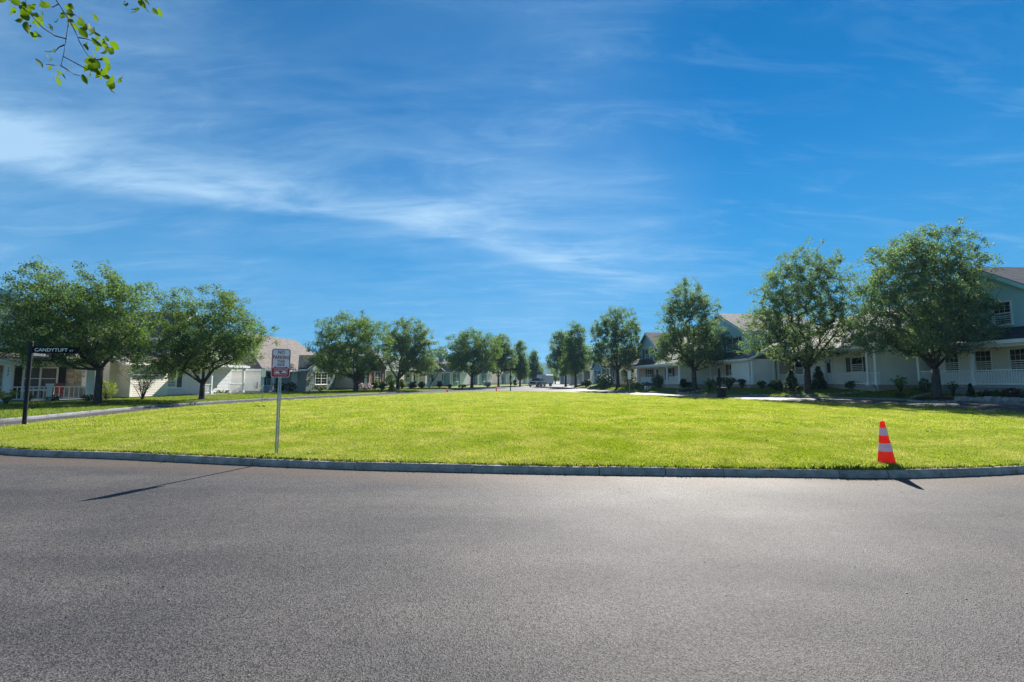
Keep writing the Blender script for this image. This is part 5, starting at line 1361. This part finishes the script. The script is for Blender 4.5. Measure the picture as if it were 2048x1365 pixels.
def street_post(label, p, Hp, blades, rz, name='street_sign', r=.052):
    root = empty(name, p, label, 'street sign', 'street name signs')
    mb = MB(); mb.lathe([(r, -.3), (r, Hp - .03), (r * 1.18, Hp - .028), (r * 1.18, Hp - .01), (r * .8, Hp + .012), (0, Hp + .022)], 20); mb.build('post', 'black_metal', root, smooth=False)
    for txt, st_, dirang, L_, zt, hgt, tw, th in blades:
        br = link('blade', None, None, root); me = MB().box((r * .6, -.006, zt - hgt), (r * .6 + L_, .006, zt)).mesh('blade'); bpy.data.objects.remove(br)
        br = link('blade', me, 'blade_black', root); br.rotation_euler = (0, 0, dirang)
        mb = MB(); frame(mb, L_ - .03, hgt - .03, .01, .005, -.0085, -.0065); mb.v = [(x + r * .6 + L_ / 2, y, z + zt - hgt / 2) for x, y, z in mb.v]; mb.build('edge_line', 'blade_edge', br)
        if txt:
            o = link('lettering', text_mesh(txt, tw, th), 'blade_letter_shade' if dirang < 1 else 'blade_letter_dimmed', br); o.location = (r * .6 + .07 + tw / 2, -.0085, zt - hgt / 2)
            o = link('lettering', text_mesh(st_, .10, th * .45), 'blade_letter_shade' if dirang < 1 else 'blade_letter_dimmed', br); o.location = (r * .6 + .07 + tw + .10, -.0085, zt - hgt / 2 - th * .18)
    return root


b = on_ground(48, 851)
street_post('black street sign post with candytuft and geranium name blades at left', b, 2.66 - b.z, [('CANDYTUFT', 'ST', R(14), 1.22, 2.52 - b.z, .20, .84, .105), ('GERANIUM', 'ST', R(104), .82, 2.37 - b.z, .18, .50, .085)], 0)
p2 = grounded(1021, 54.6)
street_post('thin black street sign post at the far tip of the green', p2, 2.8, [('', '', R(20), 1.05, 2.72, .17, 0, 0), ('', '', R(165), 1.15, 2.62, .17, 0, 0)], 0, r=.06)
shrub('hanging_plant', 'small clump of leaves tied to the far street sign post', p2 + Vector((.06, -.08, .75)), .45, .55, 'shrub_green', 200, n=20, per=20, leaf=.09)

# post with newspaper box, and the bin beside it, at the right edge of the green
b = on_ground(1440, 796.5); s_ = b.y / FPX
root = empty('mailbox_post', b, 'black post with a newspaper box at the right edge of the green', 'mailbox')
mb = MB(); mb.box((-.07, -.07, -.2), (.07, .07, 60 * s_)); mb.lathe([(.11, 0), (.05, .06), (0, .1)], 12, (0, 0, 60 * s_)); mb.build('post', 'black_metal', root)
mb = MB(); zb_ = 30 * s_; mb.box((-.12, -.16, zb_), (.14, .2, zb_ + .42)); mb.build('mailbox', 'plastic_black', root)
mb = MB(); mb.box((.14, -.1, zb_ + .36), (.36, .1, zb_ + .42)); mb.box((.30, -.1, zb_ - .02), (.36, .1, zb_ + .36)); mb.box((.14, -.1, zb_ - .08), (.36, .1, zb_ - .02)); mb.build('newspaper_holder', 'plastic_black', root)
mb = MB(); mb.bar((-.07, 0, zb_ - .05), (-.3, 0, zb_ - .22), .05, .05); mb.build('bracket', 'black_metal', root)
shrub('hanging_plant', 'dark trailing plant hung on the mailbox post', b + Vector((-.28, -.05, zb_ - .28)), .42, .42, 'shrub_dark', 201, n=24, per=20, leaf=.07)
root = empty('trash_bin', b + Vector((.30, .32, 0)), 'black wheeled bin standing behind the mailbox post', 'bin')
mb = MB(); mb.add([(-.2, -.22, .04), (.2, -.22, .04), (.2, .22, .04), (-.2, .22, .04), (-.26, -.28, .72), (.26, -.28, .72), (.26, .28, .72), (-.26, .28, .72)], [(0, 3, 2, 1), (4, 5, 6, 7), (0, 1, 5, 4), (1, 2, 6, 5), (2, 3, 7, 6), (3, 0, 4, 7)]); mb.build('bin_body', 'plastic_black', root)
mb = MB(); mb.slab([(-.28, -.31, .77), (.28, -.31, .77), (.28, .31, .82), (-.28, .31, .82)], .05); mb.build('lid', 'plastic_black', root); mb = MB(); mb.bar((-.2, .34, .74), (.2, .34, .74), .03, .03); mb.build('handle', 'plastic_black', root)
for x in (-.22, .22): mb = MB(); mb.lathe([(0, -.025), (.09, -.025), (.09, .025), (0, .025)], 14); o = mb.build('wheel', 'tyre', root, loc=(x, .24, .09)); o.rotation_euler = (0, R(90), 0)


# ------------------------------------------------------------------ cones
def cone(label, p, H_, tilt=(0, 0), rz=.3):
    root = empty('traffic_cone', p, label, 'traffic cone', 'orange traffic cones'); root.rotation_euler = (tilt[0], tilt[1], rz)
    k = H_ / .72; rb, rt = .128 * k, .032 * k; f = lambda z: rb + (rt - rb) * (z / .72)
    def band(name, z0, z1, m, off=0.0, top=False):
        n = 4; prof = [(f(z0 + (z1 - z0) * i / n) + off, (z0 + (z1 - z0) * i / n) * k) for i in range(n + 1)]
        if top: prof += [(rt * .8 + off, z1 * k + .012), (rt * .45, z1 * k + .017), (rt * .42, z1 * k - .02)]
        mb = MB(); mb.lathe(prof, 32); return mb.build(name, m, root, smooth=True)
    band('cone_body', .03, .17, 'cone_orange'); band('cone_body', .17, .72, 'cone_orange', 0, True)
    band('reflective_band', .24, .375, 'cone_white', .003); band('reflective_band', .50, .625, 'cone_white', .003)
    mb = MB(); pts = rounded(.32 * k, .32 * k, .06 * k); mb.prism([(x, y, 0) for x, y in pts], (0, 0, .03 * k)); mb.build('base_plate', 'plastic_black', root)
    return root


b = on_ground(1776, 931)
cone('large orange and white cone at the front kerb of the green', Vector((b.x, b.y + .02, KERB_H + .012)), .70, (0, R(-3.5)))
cone('pale orange cone at the far left kerb', grounded(895, 57.5), .64)
cone('orange cone left of the far street sign', grounded(993, 61), .64)


# ------------------------------------------------------------------ pickup and trailer
def wheel(root, p, r, wd):
    mb = MB(); mb.lathe([(r * .6, -wd / 2), (r * .95, -wd / 2), (r, -wd * .35), (r, wd * .35), (r * .95, wd / 2), (r * .6, wd / 2)], 22)
    w = mb.build('wheel', 'tyre', root, loc=p); w.rotation_euler = (0, R(90), 0)
    mb = MB(); mb.lathe([(0, -wd * .42), (r * .58, -wd * .36), (r * .62, -wd * .5), (r * .62, wd * .5), (r * .58, wd * .36), (0, wd * .42)], 14); mb.build('rim', 'chrome', w)


p = grounded(1075, 96); root = empty('pickup_truck', p, 'dark blue crew-cab pickup parked facing the camera on the far street', 'pickup'); root.rotation_euler = (0, 0, R(-24))
def loft(sections):
    mb = MB(); n = len(sections[0]); V = [v for s_ in sections for v in s_]; F = []
    for i in range(len(sections) - 1):
        for k in range(n): F.append((i * n + k, i * n + (k + 1) % n, (i + 1) * n + (k + 1) % n, (i + 1) * n + k))
    F += [tuple(range(n)), tuple((len(sections) - 1) * n + k for k in range(n))]; mb.add(V, F); return mb
def sec(y, w, z0, z1, c=.1): return [(-w, y, z0), (w, y, z0), (w, y, z1 - c), (w - c, y, z1), (-w + c, y, z1), (-w, y, z1 - c)]
loft([sec(-2.85, .88, .5, 1.02), sec(-2.7, .96, .42, 1.10), sec(-1.35, 1.0, .42, 1.2), sec(-1.3, 1.0, .42, 1.15), sec(2.9, 1.0, .45, 1.15), sec(2.95, .97, .5, 1.12)]).build('body', 'truck_paint', root)
loft([sec(-1.35, .93, 1.12, 1.2, .03), sec(-.55, .78, 1.12, 1.86, .12), sec(.95, .78, 1.12, 1.9, .12), sec(1.3, .9, 1.12, 1.2, .03)]).build('cab', 'truck_paint', root)
mb = MB(); mb.prism([(-.8, -1.24, 1.26), (.8, -1.24, 1.26), (.66, -.68, 1.78), (-.66, -.68, 1.78)], (0, -.03, .03)); mb.build('windscreen', 'glass_dark', root)
for s_ in (-1, 1):
    for y0, y1 in ((-.95, .02), (.08, .95)): mb = MB(); mb.prism([(s_ * .9, y0, 1.24), (s_ * .88, y1, 1.24), (s_ * .795, y1 - .08, 1.72), (s_ * .795, y0 + .38 * (y0 < -.5), 1.72)], (s_ * .012, 0, 0)); mb.build('side_window', 'glass_dark', root)
    mb = MB(); mb.box((s_ * .62, -2.88, .78), (s_ * .9, -2.78, 1.0)) if s_ > 0 else mb.box((-.9, -2.88, .78), (-.62, -2.78, 1.0)); mb.build('headlight', 'lamp_glass', root)
    mb = MB(); mb.box((min(s_ * 1.0, s_ * 1.22), -1.15, 1.16), (max(s_ * 1.0, s_ * 1.22), -1.02, 1.36)); mb.build('mirror', 'truck_paint', root)
    for y in (-1.95, 1.85): wheel(root, (s_ * .86, y, .39), .39, .26)
MB().box((-.58, -2.9, .68), (.58, -2.84, 1.02)).build('grille', 'plastic_black', root); MB().box((-.98, -2.98, .44), (.98, -2.86, .64)).build('bumper', 'chrome', root)
MB().box((-.28, -2.995, .47), (.28, -2.982, .6)).build('licence_plate', 'sign_white', root)

p = grounded(1091, 103); root = empty('cargo_trailer', p, 'tall pale box trailer parked behind the pickup', 'trailer'); root.rotation_euler = (0, 0, R(-24))
mb = MB(); loft([sec(-2.6, 1.05, .5, 2.6, .12), sec(2.4, 1.05, .5, 2.6, .12)]).build('body', 'trailer_white', root)
for s_ in (-1, 1):
    for y in (-.4, .5): wheel(root, (s_ * 1.12, y, .34), .34, .2)
    mb = MB(); mb.box((min(s_ * 1.05, s_ * 1.25), -.85, .68), (max(s_ * 1.05, s_ * 1.25), .95, .74)); mb.build('fender', 'galvanised', root)
mb = MB(); mb.bar((-.5, -2.6, .48), (0, -3.7, .48), .1, .1); mb.bar((.5, -2.6, .48), (0, -3.7, .48), .1, .1); mb.build('hitch', 'black_metal', root)
mb = MB(); mb.box((-1.07, -2.62, .5), (-.98, -2.58, 2.5)); mb.box((.98, -2.62, .5), (1.07, -2.58, 2.5)); mb.build('corner_trim', 'chrome', root)


# ------------------------------------------------------------------ small things on lawn and road
p = on_ground(519, 818); root = empty('fallen_leaves', p + Vector((0, 0, .04)), 'two dark curled leaves lying on the lawn left of the sign post', 'leaf')
for x, rz in ((-.12, .15), (.13, -.2)):
    mb = MB(); V = []; n = 7
    for i in range(n):
        t = i / (n - 1); w_ = .05 * math.sin(math.pi * t) + .004; V += [(-.13 + .26 * t, -w_, .03 + .05 * math.sin(3 * t)), (-.13 + .26 * t, w_, .03 + .05 * math.sin(3 * t) + .03)]
    mb.add(V, [(2 * i, 2 * i + 1, 2 * i + 3, 2 * i + 2) for i in range(n - 1)]); mb.build('leaf', 'plastic_black', root, loc=(x, 0, 0), rot=(0, 0, rz))
# worn streak of paint near the cone, and tar-filled specks
mat('worn_paint', (.30, .30, .29), .8, .3, .35, 30)
A = on_ground(1850, 972); B = on_ground(2100, 1036); rgp = random.Random(3); mb = MB(); pts = lerp_pts((A.x, A.y), (B.x, B.y), 26)
for i in range(25):
    if rgp.random() < .12: continue
    a_, b_ = pts[i], pts[i + 1]; w0_, w1_ = rgp.uniform(.008, .022), rgp.uniform(.008, .022); j = rgp.uniform(-.01, .01)
    mb.add([(a_.x, a_.y - w0_ + j, .004), (b_.x, b_.y - w1_ + j, .004), (b_.x, b_.y + w1_ + j, .004), (a_.x, a_.y + w0_ + j, .004)], [(0, 1, 2, 3)])
tag(mb.build('worn_paint_line', 'worn_paint'), kind='structure')
peb = []
for s_ in range(3):
    mb = MB(); rg2 = random.Random(s_ + 20); mb.lathe([(0, 0), (.012, .002), (.010, .008), (0, .011)], 7); mb.v = [(x * rg2.uniform(.8, 1.4), y, z) for x, y, z in mb.v]; me = mb.mesh('pebble'); me.materials.append(MAT['sign_ink' if s_ else 'walk_concrete']); peb.append(bpy.data.objects.new('pebble', me))
pc = make_coll('pebbles', peb); n = 40; Y = np.random.uniform(2.1, 7, n); X = np.random.uniform(-1.1, 1.1, n) * Y
scatter('road_grit', pc, np.stack([X, Y, np.full(n, .001)], 1), np.random.uniform(.2, .6, n), 'loose grit scattered on the asphalt', 'grit')


# ------------------------------------------------------------------ overhanging branch at the top left
vn = [Vector((x, .95)) for x in np.linspace(40, -45, 40)]
mb = MB(); kerb_profile(mb, vn, 1); tag(mb.build('kerb_near', 'kerb_shade_dark'), kind='structure')
tag(grid_sheet('grass_verge_near', list(np.linspace(-45, 40, 18)), [-14, -8, -4, -2, 0, .82], lambda x, y: road_z(x, y) + KERB_H - .006, 'yard_grass'), kind='structure')
rgb = random.Random(9); YB = 2.75
tb = (-7.6, -.3, KERB_H)
root = empty('overhanging_tree', tb, 'leafy branch hanging into the sky at the top left corner', 'tree')
def BP(px, py, dy=0.0): q = at_depth(px, py, YB + dy); return q - Vector(tb)
leaf_mes = []
for k in range(4):
    mb = MB(); n = 7; V = []
    for i in range(n):
        t = i / (n - 1); w_ = (.021 + .003 * k) * math.sin(math.pi * min(1, t * .93 + .07)) ** .8; V += [(-w_, t * .075, .010 * math.sin(3 * t) + .006), (0, t * .075, .010 * math.sin(3 * t)), (w_, t * .075, .010 * math.sin(3 * t) + .006)]
    mb.add(V, [(3 * i + j, 3 * i + j + 1, 3 * i + j + 4, 3 * i + j + 3) for i in range(n - 1) for j in (0, 1)]); me = mb.mesh('leaf', True, False); me.materials.append(MAT['near_leaf']); leaf_mes.append(me)
mb = MB(); mb.tube([(0, 0, -.3), (.05, 0, 1.5), (.1, .1, 3.0), (0, .2, 5.5)], [.2, .16, .14, .09], 12); mb.build('trunk', 'bark', root, smooth=True)
limb = [Vector((.1, .1, 3.0)), Vector((1.6, .9, 4.1)), Vector((3.2, 1.6, 4.5)), BP(70, -130, -.1), BP(105, -40)]
mb = MB(); mb.tube(catmull(limb, 5), np.linspace(.07, .007, 21), 8); mb.build('limb', 'bark', root, smooth=True)
twigs = [[(105, -40), (112, 0), (128, 25), (138, 40), (132, 78), (128, 105), (122, 132)], [(138, 40), (150, 62), (158, 82), (170, 103), (181, 118)], [(128, 114), (150, 126), (172, 138), (195, 147), (215, 158)],
         [(122, 132), (108, 131), (92, 129)], [(122, 132), (135, 140), (148, 149), (160, 152)], [(132, 78), (110, 72), (88, 58), (75, 45), (62, 30), (52, 12), (50, -40)], [(158, 76), (172, 78), (184, 82)],
         [(129, 90), (118, 95), (108, 106)], [(52, 12), (42, 12), (30, 10)], [(118, 8), (105, 15), (90, 8), (80, 0)], [(134, 28), (150, 30), (165, 42)], [(270, -60), (276, -10), (288, 10), (298, 26)], [(105, -40), (190, -70), (270, -60)]]
tw = MB(); dps = {}
for T_ in twigs:
    ps = []
    for q in T_:
        if q not in dps: dps[q] = rgb.uniform(-.12, .12)
        ps.append(BP(q[0], q[1], dps[q]))
    tw.tube(ps, list(np.linspace(.0042, .0016, len(ps))), 5)
tw.build('twig', 'twig', root)
spots = [(20, 10), (70, 118), (90, 107), (103, 117), (110, 97), (62, 22), (45, 35), (58, 30), (70, 35), (78, 42), (96, 48), (70, 63), (62, 50), (100, 8), (128, 12), (140, 18), (124, 24), (115, 38), (144, 38), (160, 36), (185, 28), (172, 48),
         (180, 55), (190, 64), (184, 75), (196, 72), (205, 78), (196, 92), (210, 82), (228, 87), (214, 92), (166, 88), (186, 110), (200, 116), (190, 122), (208, 114), (184, 132), (196, 130), (212, 136), (206, 146), (192, 148), (224, 150), (236, 158),
         (226, 162), (222, 174), (166, 149), (110, 142), (118, 150), (135, 135), (256, 6), (284, 3), (306, 16), (296, 2), (278, -4), (275, 14), (78, 16), (66, 6), (48, 4), (36, 4), (12, -4), (28, 14), (55, 44), (203, 86), (214, 95), (178, 140), (188, 116), (195, 137)]
spots += [(px + rgb.uniform(-12, 12), py + rgb.uniform(-12, 12)) for px, py in spots[4:60] if rgb.random() < .7]
for k, (px, py) in enumerate(spots):
    q = BP(px, py, rgb.uniform(-.15, .15)); o = link('leaf', leaf_mes[k % 4], None, root, q)
    o.rotation_euler = (rgb.uniform(-2.4, -.5), rgb.uniform(-.9, .9), rgb.uniform(-1.6, 1.6)); s_ = rgb.uniform(.45, .9); o.scale = (s_, s_, s_)


# ------------------------------------------------------------------ air
hm = bpy.data.materials.new('haze_air'); hm.use_nodes = True; nt = hm.node_tree; nt.nodes.clear()
pv = N(nt, 'ShaderNodeVolumePrincipled'); pv.inputs['Density'].default_value = 0.0002; pv.inputs['Color'].default_value = (0.40, 0.70, 1.0, 1); pv.inputs['Anisotropy'].default_value = 0.2
ou = N(nt, 'ShaderNodeOutputMaterial'); nt.links.new(pv.outputs[0], ou.inputs['Volume']); MAT['haze_air'] = hm
tag(MB().box((-4100, -500, -1.6), (4100, 6100, 76)).build('haze', 'haze_air'), 'thin blue haze in the air over the whole neighbourhood', 'haze', kind='stuff')
